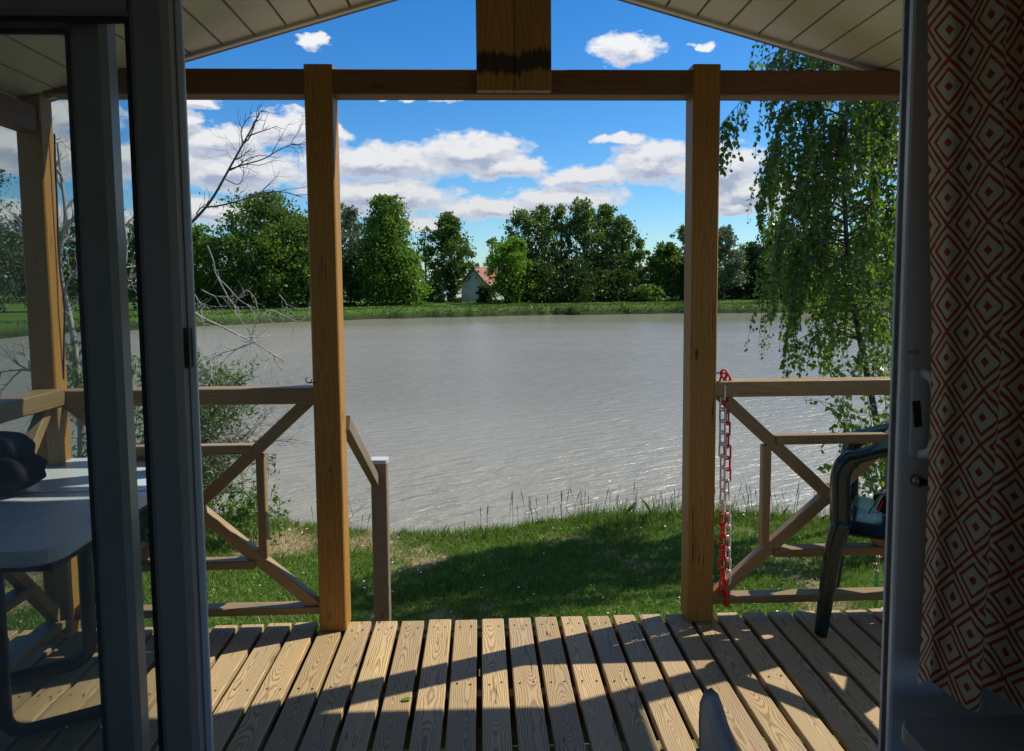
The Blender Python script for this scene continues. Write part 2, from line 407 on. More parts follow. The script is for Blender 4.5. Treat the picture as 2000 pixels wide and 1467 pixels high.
def arc(c, r, a0, a1, n, ax, ay):
    c = Vector(c); ax = Vector(ax); ay = Vector(ay)
    return [c + ax*r*math.cos(a0+(a1-a0)*i/n) + ay*r*math.sin(a0+(a1-a0)*i/n) for i in range(n+1)]

def np_mesh(name, V, nper, mat, parent=None, attr=None, faces=None):
    """V (k*nper,3): k islands of one nper-gon each"""
    me = bpy.data.meshes.new(name); V = np.asarray(V, dtype=np.float32); nv = len(V)
    idx = np.arange(nv, dtype=np.int32) if faces is None else faces.astype(np.int32).ravel()
    nf = len(idx)//nper
    me.vertices.add(nv); me.vertices.foreach_set('co', V.ravel())
    me.loops.add(len(idx)); me.loops.foreach_set('vertex_index', idx)
    me.polygons.add(nf); me.polygons.foreach_set('loop_start', np.arange(0, nf*nper, nper, dtype=np.int32))
    me.update(calc_edges=True); me.validate()
    if attr is not None:
        at_ = me.attributes.new('dry', 'FLOAT', 'POINT'); at_.data.foreach_set('value', np.asarray(attr, dtype=np.float32))
    me.materials.append(mat)
    return link(name, me, parent)
def unit(a): return a/np.maximum(np.linalg.norm(a, axis=1, keepdims=True), 1e-9)
def cards(C, L, Wd, axis=None, jitter=1.):
    """leaf kites; axis = preferred leaf direction"""
    n = len(C); r = RNG.normal(size=(n, 3))
    A = unit(r if axis is None else np.asarray(axis)+r*jitter)
    B = unit(np.cross(A, RNG.normal(size=(n, 3))))
    N = np.cross(A, B)
    L = np.broadcast_to(L, n)[:, None]; Wd = np.broadcast_to(Wd, n)[:, None]
    p0 = C; p1 = C+A*L*.38+B*Wd*.5+N*L*.06; p2 = C+A*L; p3 = C+A*L*.38-B*Wd*.5+N*L*.06
    return np.stack([p0, p1, p2, p3], 1).reshape(-1, 3)
def tubes_np(paths, sides=5):
    """paths: list of (pts Nx3, radii N) -> verts, quads"""
    VS, FS, o = [], [], 0
    ang = np.arange(sides)*2*PI/sides; ca, sa = np.cos(ang), np.sin(ang)
    for P, R in paths:
        P = np.asarray(P, float); R = np.asarray(R, float); n = len(P)
        T = np.gradient(P, axis=0); T = unit(T)
        ref = np.where(np.abs(T[:, 2:3]) < .9, np.array([[0, 0, 1.]]), np.array([[1., 0, 0]]))
        A = unit(np.cross(T, ref)); B = np.cross(T, A)
        V = P[:, None, :] + R[:, None, None]*(A[:, None, :]*ca[None, :, None] + B[:, None, :]*sa[None, :, None])
        VS.append(V.reshape(-1, 3))
        i = np.arange(n-1)[:, None]*sides; j = np.arange(sides)[None, :]; k = (j+1) % sides
        FS.append((np.stack([i+j, i+k, i+sides+k, i+sides+j], -1)+o).reshape(-1, 4)); o += n*sides
    return np.concatenate(VS), np.concatenate(FS)
def tube_obj(name, paths, mat, parent=None, sides=5):
    V, Fc = tubes_np(paths, sides); return np_mesh(name, V, 4, mat, parent, faces=Fc)
def smoothpath(P, n=3):
    P = np.asarray([tuple(p) for p in P], float)
    for _ in range(n):
        Q = np.empty((2*len(P)-2, 3)); Q[0::2] = P[:-1]*.75+P[1:]*.25; Q[1::2] = P[:-1]*.25+P[1:]*.75
        P = np.vstack([P[:1], Q, P[-1:]])
    return P
def vnoise(x, y, s, seed=0):
    r = np.random.default_rng(seed).random((64, 64)); x = np.asarray(x)/s; y = np.asarray(y)/s
    xi = np.floor(x).astype(int); yi = np.floor(y).astype(int); fx = x-xi; fy = y-yi; fx = fx*fx*(3-2*fx); fy = fy*fy*(3-2*fy)
    g_ = lambda a, b: r[a % 64, b % 64]
    return (g_(xi, yi)*(1-fx)+g_(xi+1, yi)*fx)*(1-fy)+(g_(xi, yi+1)*(1-fx)+g_(xi+1, yi+1)*fx)*fy

# ------------------------------------------------------------------ measured layout
ZG, ZW = -.60, -1.30                                  # lawn and water levels
YP = (gr(655, 1232, 0).y + gr(1372, 1214, 0).y)/2     # front faces of the posts
YD = 3.42                                             # deck front edge
YD = (gr(760, 1213, 0).y + gr(1250, 1199, 0).y)/2
YW = 1.30                                             # sliding door plane
print('YP', YP, 'YD', YD)

# shores
fs_px = [(-900, 760), (-300, 690), (130, 652), (370, 640), (600, 629), (800, 623), (1000, 618), (1300, 614), (1500, 612), (1750, 611), (2300, 612), (2900, 616)]
FSX = np.array([gr(x, y, ZW).x for x, y in fs_px]); FSY = np.array([gr(x, y, ZW).y for x, y in fs_px])
def yfar(x): return np.interp(x, FSX, FSY) + (vnoise(x, np.asarray(x)*0, 2.2, 8)-.5)*1.6 + (vnoise(x, np.asarray(x)*0, .7, 9)-.5)*.5
nb_px = [(-400, 1010), (100, 1000), (380, 1010), (520, 1012), (640, 1030), (760, 1040), (880, 1038), (1000, 1030), (1100, 1018), (1200, 1010), (1330, 1006), (1480, 1006), (1650, 1008), (1900, 1010), (2500, 1010)]
NBX = np.array([gr(x, y, ZG).x for x, y in nb_px]); NBY = np.array([gr(x, y, ZG).y for x, y in nb_px])
def ynear(x): return np.interp(x, NBX, NBY) + (vnoise(x, x*0, .7, 3)-.5)*.12
def sstep(a, b, t): t = np.clip((t-a)/(b-a), 0, 1); return t*t*(3-2*t)
def ground_z(x, y):
    x = np.asarray(x, float); y = np.asarray(y, float)
    yn = ynear(x); yf = yfar(x)
    near = ZG + (vnoise(x, y, .9, 1)-.5)*.05 + (vnoise(x, y, .25, 2)-.5)*.02 - .02
    dn = sstep(0, .75, y-yn)
    zn = near*(1-dn) + (-2.2)*dn
    farz = -.50 + (vnoise(x, y, 6, 4)-.5)*.16 + sstep(95, 140, y)*1.2
    df_ = sstep(-.3, 2.2, y-yf)
    zf = (-2.2)*(1-df_) + farz*df_
    mid = (yn+yf)/2
    return np.where(y < mid, zn, zf)
def dryness(x, y):
    d = sstep(.60, .80, vnoise(x, y, .55, 11)*.55+vnoise(x, y, .16, 12)*.3+vnoise(x, y, .05, 13)*.15 + np.where(np.asarray(x) < -.6, .10, 0.))
    return d

def axis(parts):
    a = []
    for s, e, st in parts: a.append(np.arange(s, e, st))
    return np.unique(np.round(np.concatenate(a), 4))
gx = axis([(-700, -100, 50), (-100, -20, 4), (-20, -7, .8), (-7, 8, .10), (8, 20, .8), (20, 120, 4), (120, 701, 50)])
gy = axis([(-60, 2.0, 6), (2.0, 9.2, .10), (9.2, 20, 2), (20, 40, 4), (40, 78, .5), (78, 130, 3), (130, 900, 60)])
GX, GY = np.meshgrid(gx, gy); Z = ground_z(GX, GY)
V = np.stack([GX, GY, Z], -1).reshape(-1, 3); nx = len(gx)
i = np.arange(len(gy)-1)[:, None]*nx; j = np.arange(nx-1)[None, :]
Fc = np.stack([i+j, i+j+1, i+nx+j+1, i+nx+j], -1).reshape(-1, 4)
near_m = (V[:, 1] < 9)
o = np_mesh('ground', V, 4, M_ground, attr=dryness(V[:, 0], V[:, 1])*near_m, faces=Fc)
o.data.polygons.foreach_set('use_smooth', [True]*len(o.data.polygons)); o['kind'] = 'structure'
b = MB(); b.add([(-650, 5.2, ZW), (650, 5.2, ZW), (650, 90, ZW), (-650, 90, ZW)], [[0, 1, 2, 3]])
b.build('lake_water', M_water, kind='structure')

# ------------------------------------------------------------------ deck
PIT = .1147; x0 = gr(988, 1209, 0).x
deck = empty('deck', (0, YD, 0), 'sunlit pine plank deck in front of the open sliding door', 'deck')
xl, xr = at(20, 900, YP).x, at(1960, 900, YP).x
k0 = math.floor((xl-x0)/PIT)-1; k1 = math.ceil((xr-x0)/PIT)
rp = random.Random(3)
for k in range(k0, k1):
    xc = x0 + (k+.5)*PIT + rp.uniform(-.0015, .0015); w = PIT-.019+rp.uniform(-.002, .002)
    b = MB(); ye = YD + rp.uniform(-.006, .006)
    b.beam((xc, ye, -.016+rp.uniform(-.0015, .0015)), (xc, YW+.10, -.016+rp.uniform(-.0015, .0015)), w, .028, (1, 0, 0), .0035)
    b.build('deck_plank', M_deck, deck)
sc = MB()
for yj in (YD-.075, YD-.55, YD-1.05, YD-1.55):
    beam_obj('joist', M_joist, deck, (xl-.1, yj, -.095), (xr+.1, yj, -.095), .05, .12, (0, 1, 0))
    for k in range(k0, k1):
        for dx in (.027, .075):
            X = x0+k*PIT+.009+dx+rp.uniform(-.003, .003); Yq = yj+rp.uniform(-.01, .01)
            sc.add([(X+.0044*math.cos(a), Yq+.0044*math.sin(a), .0003) for a in [i*PI/3 for i in range(6)]], [[0, 1, 2, 3, 4, 5]])
o = sc.build('screw_heads', M_metal, deck, kind='stuff')
beam_obj('rim_board', M_joist, deck, (xl-.1, YD-.02, -.30), (xr+.1, YD-.02, -.30), .028, .53, (0, 1, 0))
for xj in (xl+.1, 0, xr-.2):
    for yj in (YD-.15, YD-1.5): beam_obj('bearer', M_joist, deck, (xj, yj, ZG-.1), (xj, yj, -.157), .1, .1)
# steps down to the lawn, between the two middle posts
st = empty('deck_steps', (.1, YD+.1, ZG), 'wooden steps going down from the deck to the lawn beside the handrail', 'steps')
sxa, sxb = at(690, 1230, YP).x, at(1335, 1215, YP).x
for q in range(2):
    for e in range(2):
        beam_obj('tread', M_newel, st, (sxa, YD+.12+q*.28+e*.125, -.23-q*.20), (sxb, YD+.12+q*.28+e*.125, -.23-q*.20), .115, .028, (0, 1, 0))
for X in (sxa+.02, sxb-.02): beam_obj('stringer', M_newel, st, (X, YD+.05, -.28), (X, YD+.78, ZG-.1), .04, .14, (1, 0, 0))

# ------------------------------------------------------------------ porch frame
def X_(px, py, Y=None): return at(px, py, YP if Y is None else Y).x
def Z_(px, py, Y=None): return at(px, py, YP if Y is None else Y).z
PT = .118                                             # post section
porch = empty('porch_frame', (0, YP, 0), 'brown timber porch frame with two middle posts and a header beam', 'porch frame')
xLp = (X_(612, 700)+X_(664, 700))/2 - .004; xRp = (X_(1347, 700)+X_(1402, 700))/2
ztop = Z_(625, 125)
for xc, zt in ((xLp, ztop), (xRp, Z_(1374, 125))):
    beam_obj('post', M_post, porch, (xc, YP+PT/2, 0), (xc, YP+PT/2, zt), .112, PT, (1, 0, 0), .005)
YR = YP+.085
roof_l = (at(350, 117, YR), at(752, -1, YR)); roof_r = (at(1232, -1, YR), at(1700, 138, YR))
sl_l = (roof_l[1].z-roof_l[0].z)/(roof_l[1].x-roof_l[0].x); sl_r = (roof_r[1].z-roof_r[0].z)/(roof_r[1].x-roof_r[0].x)
sp = (sl_l-sl_r)/2                                    # mean slope
xa = (roof_r[0].z-roof_l[0].z + sl_l*roof_l[0].x - sl_r*roof_r[0].x)/(sl_l-sl_r); za = roof_l[0].z + sl_l*(xa-roof_l[0].x)
print('apex', xa, za, sl_l, sl_r)
def zroof(x): return za - (sl_l*(xa-x) if x < xa else -sl_r*(x-xa))
xCl = X_(36, 500)+.055; xCr = X_(1900, 500)           # corner posts
xCl = X_(47, 500)+.045
for xc, nm in ((xCl, 0), (xCr, 1)):
    s_ = sl_l if xc < xa else sl_r
    beam_obj('post', M_post, porch, (xc, YP+.045, 0), (xc, YP+.045, zroof(xc)), .098, .09, (1, 0, 0), .005,
             cut1=((xc, 0, zroof(xc)-.01), (-s_, 0, 1)))
zb = (Z_(400, 186)+Z_(1300, 181))/2; zt = (Z_(450, 135)+Z_(1200, 133))/2
for xa_, xb_ in ((xCl+.056, xLp-.056), (xLp+.056, xRp-.056), (xRp+.056, xCr-.056)):
    c0 = c1 = None
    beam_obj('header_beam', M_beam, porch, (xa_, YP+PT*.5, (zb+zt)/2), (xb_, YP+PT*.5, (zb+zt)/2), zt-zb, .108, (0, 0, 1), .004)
kx0, kx1, kxm = X_(930, 90), X_(1075, 90), X_(1003, 90)
zk = Z_(1000, 180)-.004
for a, c in ((kx0, kxm-.0003), (kxm+.0003, kx1)):
    beam_obj('king_post_board', M_king, porch, ((a+c)/2, YP-.022, zk), ((a+c)/2, YP-.022, za-.06), c-a, .044, (1, 0, 0), .005)
# side plates along the eaves, carried back to the house
YH = YW+.12
for xc, sg in ((xCl, 1), (xCr, -1)):
    ze = zroof(xc)-.055
    beam_obj('side_plate', M_beam, porch, (xc, YP-.002, ze-.035), (xc, YH+.02, ze-.035), .075, .10, (1, 0, 0), .004)
# hook, cable
hk = MB(); hc = at(603, 742, YP-.01)
hk.tube(arc(hc, .012, -.3*PI, 1.05*PI, 10, (-1, 0, 0), (0, 0, -1)) , .0022, 6)
hk.tube([hc+Vector((.0, 0, -.012)), hc+Vector((.03, 0, -.012))], .0022, 6)
tag(hk.build('wall_hook', M_metal, None), 'small dark metal hook screwed into the left middle post above the rail', 'hook')
cb = MB(); pts = [at(x, y, YP+.06) for x, y in ((106, 262), (107, 275), (108, 330), (112, 400), (113, 470), (118, 540), (127, 590), (125, 660), (124, 740))]
cb.tube([tuple(p) for p in smoothpath(pts, 2)], .004, 6); tag(cb.build('hanging_cable', M_cable), 'thin black cable hanging down beside the left corner post', 'cable')

# ------------------------------------------------------------------ railings
def railing(xa_, xb_, label, cL, cR, zT, ych):
    """X-braced panel between two posts, square frame round its centre"""
    r = empty('railing', ((xa_+xb_)/2, YP+.06, 0), label, 'railing', 'X braced wooden railings of the porch')
    Y = YP+.05; xc = (xa_+xb_)/2; zB = .095; th = .05
    zr0 = zT-.068
    beam_obj('top_rail', M_rail, r, (xa_, Y, zT-.034), (xb_, Y, zT-.034), .068, .085, (0, 0, 1), .004)
    beam_obj('bottom_rail', M_rail, r, (xa_, Y, zB-.012), (xb_, Y, zB-.012), .032, .07, (0, 0, 1), .003)
    zc = (zr0+zB)/2; w = .040
    c = Vector((xc, Y, zc))
    ax, az = (xb_-xa_)/2-.015, (zr0-zB)/2; w = .050
    for i, (sx, sz) in enumerate(((-1, 1), (1, 1), (-1, -1), (1, -1))):
        e = Vector((xc+sx*ax, Y, zc+sz*az+(.02 if sz > 0 else -.004)))
        cut1 = ((0, 0, zr0 if sz > 0 else zB+.004), (0, 0, 1))
        o_ = Vector((sx*ax, 0, sz*az)).normalized()*(.0255 if sx*sz > 0 else 0)
        beam_obj('brace', M_rail, r, c+o_, e, w, .045, (0, 0, 1), .003, cut1=cut1)
    f = .535
    zu, zd = zc+az*f, zc-az*f; xu, xd = xc-ax*f, xc+ax*f
    off = .012
    for X, sx in ((xu, -1), (xd, 1)):
        beam_obj('upright', M_rail, r, (X+sx*off, Y+.001, zd+.012), (X+sx*off, Y+.001, zu-.012), .036, .042, (1, 0, 0), .003)
    for z_, sz in ((zu, 1), (zd, -1)):
        beam_obj('middle_rail', M_rail, r, (xu+.022, Y-.001, z_+sz*off), (xd-.022, Y-.001, z_+sz*off), .036, .065, (0, 0, 1), .003)
    return r
zTl = (Z_(400, 760)+Z_(600, 758))/2; zTr = Z_(1580, 743)
railing(xCl+.056, xLp-.056, 'braced timber railing between the left corner post and the left middle post', 0, 0, zTl, 0)
railing(xRp+.056, xCr-.056, 'braced timber railing between the right middle post and the green chair', 0, 0, zTr, 0)
def side_railing(xc, label):
    r = empty('railing', (xc, (YP+YH)/2, 0), label, 'railing')
    ya, yb = YP, YH; zT = zTl+.01; zB = .10; zr0 = zT-.068
    beam_obj('top_rail', M_rail, r, (xc, ya, zT-.034), (xc, yb, zT-.034), .105, .068, (1, 0, 0), .004)
    beam_obj('bottom_rail', M_rail, r, (xc, ya, zB-.012), (xc, yb, zB-.012), .08, .032, (1, 0, 0), .003)
    beam_obj('end_stud', M_rail, r, (xc+.02, ya-.022, zB+.004), (xc+.02, ya-.022, zr0), .05, .04, (1, 0, 0), .003)
    ym = (ya+yb)/2
    beam_obj('end_stud', M_rail, r, (xc, ym, zB+.004), (xc, ym, zr0), .045, .045, (1, 0, 0), .003)
    for y0_, y1_ in ((ya-.045, ym+.023), (ym-.023, yb)):
        yc = (y0_+y1_)/2; zc = (zr0+zB)/2; c = Vector((xc, yc, zc))
        for sy, sz in ((-1, 1), (1, 1), (-1, -1), (1, -1)):
            e = Vector((xc, yc+sy*abs(y1_-y0_)/2, zc+sz*(zr0-zB)/2))
            d = (e-c).normalized()
            beam_obj('brace', M_rail, r, c+d*.024, e, .045, .045, (1, 0, 0), .003, cut1=((0, 0, zr0 if sz > 0 else zB+.004), (0, 0, 1)))
        for sz in (1, -1):
            z_ = zc+sz*(zr0-zB)/2*.53; hl = abs(y1_-y0_)/2*.50
            beam_obj('middle_rail', M_rail, r, (xc, yc-hl, z_), (xc, yc+hl, z_), .06, .036, (1, 0, 0), .003)
    return r
side_railing(xCl+.03, 'braced timber side railing running from the left corner post towards the house')
side_railing(xCr-.03, 'braced timber side railing on the right side of the deck behind the curtain')

# newel post with white cap and sloping handrail down the steps
YN = 4.30
nt = at(741, 903, YN); nw = empty('step_handrail', (nt.x, YN, ZG), 'slim grey brown newel post with a white cap and a sloping handrail', 'handrail')
beam_obj('newel_post', M_newel, nw, (nt.x, YN, ZG-.1), (nt.x, YN, nt.z), .088, .088, (1, 0, 0), .004)
b = MB(); b.beam((nt.x, YN, nt.z+.001), (nt.x, YN, nt.z+.022), .098, .098, (1, 0, 0), .008); b.build('post_cap', M_cap, nw)
h0 = at(674, 826, YP+PT); h1 = at(738, 938, YN-.046)
h1.x = nt.x-.02
beam_obj('handrail', M_newel, nw, (h0.x, YP+PT+.002, h0.z), (h1.x, h1.y, h1.z), .04, .065, (1, 0, 0), .004)

# ------------------------------------------------------------------ porch roof
roof = empty('porch_roof', (xa, YP, za), 'gabled porch roof lined with cream ridged panels', 'roof')
PW = .128
def slab(x0_, x1_, y0_, y1_, zt_, th, sl):
    """strip of ceiling following the slope, underside at zroof"""
    dz = .0
    vs = [(x, y, zroof(x)+dz+t) for t in (0, th) for y in (y0_, y1_) for x in (x0_, x1_)]
    return vs, [[0, 2, 3, 1], [4, 5, 7, 6], [0, 1, 5, 4], [2, 6, 7, 3], [0, 4, 6, 2], [1, 3, 7, 5]]
for sgn in (-1, 1):
    n = 0
    while True:
        a = xa+sgn*(n*PW+.005); c = xa+sgn*((n+1)*PW-.005)
        if n*PW > max(abs(xCl-xa), abs(xCr-xa))+.12: break
        x0_, x1_ = min(a, c), max(a, c)
        b = MB(); vs, fs = slab(x0_, x1_, YR-.03, YH, 0, .012, 0); b.add(vs, fs); b.build('ceiling_panel', M_soffit, roof)
        n += 1
    xe = xa+sgn*(n*PW)
    xm0, xm1 = (xe, xa) if sgn < 0 else (xa, xe)
    for nm, y0_, y1_, lo_, hi_, mt in (('backing_board', YH, YR-.03, .0125, .03, M_gasket), ('edge_trim', YR-.0295, YR-.002, -.012, .03, M_soffit), ('fascia', YR-.001, YR+.022, -.010, .05, M_fascia), ('roof_sheet', YH, YR+.03, .052, .10, M_fascia)):
        b = MB(); vs = [(x, y, zroof(x)+t) for t in (lo_, hi_) for y in (y0_, y1_) for x in (xm0, xm1)]
        b.add(vs, [[0, 2, 3, 1], [4, 5, 7, 6], [0, 1, 5, 4], [2, 6, 7, 3], [0, 4, 6, 2], [1, 3, 7, 5]]); b.build(nm, mt, roof)

# ------------------------------------------------------------------ room round the camera
RX0, RX1, RY0, RH = -2.3, 2.1, -2.2, 2.32
OX0, OX1 = -1.62, at(1815, 730, YW).x                 # door opening
DH = Z_(500, 40, YW)+.09                              # head of the opening
def st_box(name, a, c, mat=M_wall):
    b = MB(); b.box(a, c); return b.build(name, mat, kind='structure')
st_box('room_floor', (RX0-.1, RY0-.1, -.12), (RX1+.1, YW+.095, .0), M_floor)
st_box('room_ceiling', (RX0-.1, RY0-.1, RH), (RX1+.1, YW+.11, RH+.1))
st_box('back_wall_low', (RX0-.1, RY0-.1, .001), (RX1+.1, RY0, .85))
st_box('back_wall_high', (RX0-.1, RY0-.1, 2.05), (RX1+.1, RY0, RH-.001))
st_box('back_wall_left', (RX0-.1, RY0-.1, .851), (-1.3, RY0, 2.049)); st_box('back_wall_right', (1.7, RY0-.1, .851), (RX1+.1, RY0, 2.049))  # unseen window opening added between these pieces, lets fill daylight into the room
st_box('left_wall', (RX0-.1, RY0+.001, .001), (RX0, YW+.11, RH-.001))
st_box('right_wall', (RX1, RY0+.001, .001), (RX1+.1, YW+.11, RH-.001))
st_box('front_wall_left', (RX0+.001, YW+.03, -.5), (OX0-.001, YW+.11, RH-.001), M_clad)
st_box('front_wall_right', (OX1+.15, YW+.03, -.5), (RX1-.001, YW+.11, RH-.001), M_clad)
st_box('front_wall_sill', (OX1+.031, YW+.03, -.5), (OX1+.149, YW+.11, .90), M_clad)  # wall left open above this for the added side pane
st_box('front_wall_lintel', (OX1+.031, YW+.03, 1.95), (OX1+.149, YW+.11, RH-.001), M_clad)
st_box('added_side_pane', (OX1+.031, YW+.06, .901), (OX1+.149, YW+.064, 1.949), M_glass)  # added pane hidden by the curtain, there to light the cloth from behind
st_box('front_wall_top', (OX0, YW+.03, DH+.05), (OX1+.030, YW+.11, RH-.001), M_clad)
st_box('gable_wall', (xCl-.2, YH-.009, RH+.11), (xCr+.2, YH+.05, za+.02), M_clad)

# door frame with its right jamb
fr = empty('door_frame', (0, YW, 0), 'white plastic sliding door frame with a handle on its right upright', 'door frame')
def vprof(name, x0_, x1_, y0_, y1_, z0_, z1_, parent, mat=M_pvc, ch=.006):
    b = MB(); b.beam(((x0_+x1_)/2, (y0_+y1_)/2, z0_), ((x0_+x1_)/2, (y0_+y1_)/2, z1_), x1_-x0_, y1_-y0_, (1, 0, 0), ch); return b.build(name, mat, parent)
xj = at(1740, 730, YW+.01).x
vprof('jamb_edge', xj, xj+.03, YW+.004, YW+.013, .02, DH, fr, ch=.002)
xg = at(1745, 730, YW+.003).x
vprof('jamb_gasket', xg, xg+.03, YW-.013, YW+.0035, .02, DH, fr, M_gasket, ch=0)
xk = at(1751, 730, YW-.0135).x
vprof('jamb', xk, OX1+.03, YW-.03, YW-.0135, .02, DH, fr, ch=.005)
vprof('jamb_core', at(1790, 730, YW+.1).x, OX1+.03, YW+.0135, YW+.11, .02, DH, fr, ch=.002)
vprof('jamb', OX0, OX0+.05, YW-.03, YW+.075, .02, DH, fr, ch=.012)
b = MB(); b.box((OX0, YW-.03, DH+.001), (OX1+.03, YW+.075, DH+.049)); b.build('head', M_pvc, fr)
b = MB(); b.box((OX0, YW-.04, .001), (OX1+.03, YW+.09, .019)); b.build('sill', M_pvc, fr)
# inner handle
hx, ha, hb = at(1796, 805, YW-.03).x, at(1800, 728, YW-.04).z, at(1800, 888, YW-.04).z
b = MB(); b.beam((hx-.006, YW-.034, hb-.002), (hx-.006, YW-.034, ha+.004), .026, .008, (1, 0, 0), .004); b.build('handle_plate', M_pvc, fr)
b = MB(); b.beam((hx-.007, YW-.0395, (ha+hb)/2-.022), (hx-.012, YW-.0395, (ha+hb)/2+.022), .013, .004, (1, 0, 0), .003); b.build('finger_recess', M_gasket, fr)
def dhandle(xh, sg, name='handle'):
    pts = [Vector((xh-.002, YW+(-.036 if sg < 0 else .076), ha)), Vector((xh+.001, YW+(-.036 if sg < 0 else .076)+sg*.018, ha-.004))]
    for i in range(9):
        t = i/8; pts.append(Vector((xh+.006, YW+(-.036 if sg < 0 else .076)+sg*(.024+.012*math.sin(PI*t)), ha-.012-(ha-hb-.024)*t)))
    pts += [Vector((xh+.001, YW+(-.036 if sg < 0 else .076)+sg*.018, hb+.004)), Vector((xh-.002, YW+(-.036 if sg < 0 else .076), hb))]
    b = MB(); b.sweep([tuple(p) for p in smoothpath(pts, 2)], [(math.cos(a)*.0085, math.sin(a)*.006) for a in [i*PI/5 for i in range(10)]]); b.build(name, M_pvc, fr)
dhandle(hx, -1)
ho = at(1752, 805, YW+.10).x
dhandle(ho-.006, 1, 'outer_handle')
lk = at(1790, 938, YW-.035)
b = MB(); b.tube([(lk.x, YW-.0305, lk.z), (lk.x, YW-.046, lk.z)], .0095, 16); b.build('lock_cylinder', M_brass, fr)
b = MB(); b.beam((lk.x, YW-.047, lk.z), (lk.x+.016, YW-.060, lk.z+.001), .004, .010, (0, 1, 0), .001); b.build('lock_key', M_metal, fr)
aw = MB(); ar = at(1785, 688, YW-.0305)                # faint arrow moulded in the jamb
aw.add([(ar.x-.012, YW-.0308, ar.z-.003), (ar.x+.002, YW-.0308, ar.z-.003), (ar.x+.002, YW-.0308, ar.z-.007), (ar.x+.012, YW-.0308, ar.z), (ar.x+.002, YW-.0308, ar.z+.007), (ar.x+.002, YW-.0308, ar.z+.003), (ar.x-.012, YW-.0308, ar.z+.003)], [[6, 5, 4, 3, 2, 1, 0]])
aw.build('arrow_mark', M_grey, fr)

# two glazed leaves pushed open to the left
def leaf(label, xr_, w, y0_, latch):
    t = empty('sliding_door_leaf', (xr_-w/2, y0_, .02), label, 'glass door', 'white framed sliding glass door leaves')
    sw = .062; d = .05; zt_ = DH-.004; y1_ = y0_+d
    for a, c in ((xr_-sw, xr_), (xr_-w, xr_-w+sw)): vprof('stile', a, c, y0_, y1_, .022, zt_, t, M_leafpvc, ch=.014)
    b = MB(); b.beam((xr_-w+sw+.001, y0_+d/2, zt_-.042), (xr_-sw-.001, y0_+d/2, zt_-.042), .082, d-.006, (0, 0, 1), .010); b.build('top_rail', M_leafpvc, t)
    b = MB(); b.beam((xr_-w+sw+.001, y0_+d/2, .065), (xr_-sw-.001, y0_+d/2, .065), .085, d-.006, (0, 0, 1), .010); b.build('bottom_rail', M_pvc, t)
    b = MB()
    gx0, gx1, gz0, gz1 = xr_-w+sw, xr_-sw, .108, zt_-.084
    for A, C in (((gx0, y0_+.012, gz0), (gx0+.009, y0_+.02, gz1)), ((gx1-.009, y0_+.012, gz0), (gx1, y0_+.02, gz1)), ((gx0+.0091, y0_+.012, gz1-.009), (gx1-.0091, y0_+.02, gz1)), ((gx0+.0091, y0_+.012, gz0), (gx1-.0091, y0_+.02, gz0+.009))): b.box(A, C)
    b.build('gasket', M_gasket, t)
    b = MB(); b.box((gx0+.001, y0_+.022, gz0+.001), (gx1-.001, y0_+.026, gz1-.001)); b.build('glass_pane', M_glass, t)
    if latch:
        zl = at(357, 680, YW).z
        b = MB(); b.beam((xr_+.004, y0_+.025, zl-.033), (xr_+.004, y0_+.025, zl+.033), .007, .018, (1, 0, 0), .002); b.build('latch_plate', M_metal, t)
        b = MB(); b.beam((xr_+.0062, y0_+.038, .03), (xr_+.0062, y0_+.038, zt_), .012, .008, (1, 0, 0), .002); b.build('edge_strip', M_pvc, t)
    return t
leaf('open glass door leaf whose broad white upright stands second from the left edge', at(377, 730, YW+.03).x, .98, YW-.02, True)
leaf('glass door leaf whose white upright is nearest the left edge, before the corner post', at(263, 730, YW+.086).x, .92, YW+.036, False)

# ------------------------------------------------------------------ curtain
cu = MB(); YC = 1.12
xa0 = at(1816, 730, 1.165).x; zt_, zb_ = 2.05, at(1830, 1396, 1.08).z
nu, nz = 150, 60; vs = []; us = []
amp = [.0]; xs = []; ys = []; arcl = [0]
wid = .40
prof_c = smoothpath([(0, 1.165, 0), (.015, 1.172, 0), (.035, 1.175, 0), (.050, 1.170, 0), (.056, 1.14, 0), (.060, 1.10, 0), (.070, 1.085, 0), (.082, 1.095, 0), (.090, 1.13, 0), (.100, 1.15, 0), (.112, 1.14, 0), (.116, 1.10, 0), (.124, 1.075, 0), (.136, 1.09, 0), (.142, 1.14, 0), (.155, 1.17, 0), (.172, 1.15, 0), (.178, 1.09, 0), (.19, 1.07, 0), (.21, 1.09, 0), (.225, 1.15, 0), (.25, 1.16, 0), (.27, 1.09, 0), (.29, 1.08, 0), (.31, 1.15, 0), (.34, 1.15, 0), (.36, 1.09, 0), (.40, 1.12, 0)], 2)
nu = len(prof_c)-1; xs = [xa0+p[0] for p in prof_c]; ys = [p[1] for p in prof_c]
for i_ in range(nu): arcl.append(arcl[-1]+math.hypot(xs[i_+1]-xs[i_], ys[i_+1]-ys[i_]))
for k_ in range(nz+1):
    z = zb_+(zt_-zb_)*k_/nz; sp_ = (1-k_/nz)
    for i_ in range(nu+1):
        t = i_/nu
        sway = .012*math.sin(z*2.4+t*3)*t + .01*math.sin(z*3.1)
        vs.append((xs[i_]+sway*.5-.016*sp_**2-.030*sp_*math.exp(-((xs[i_]-xa0-.068)/.035)**2)+float(np.interp(z, [.81, 1.26, 1.41, 1.86, 2.05], [.014, .014, .009, -.024, -.036])), YC+(ys[i_]-YC)*(.85+.25*sp_)+.004*math.sin(z*5+t*9), z))
cu_f = []; cu_u = []
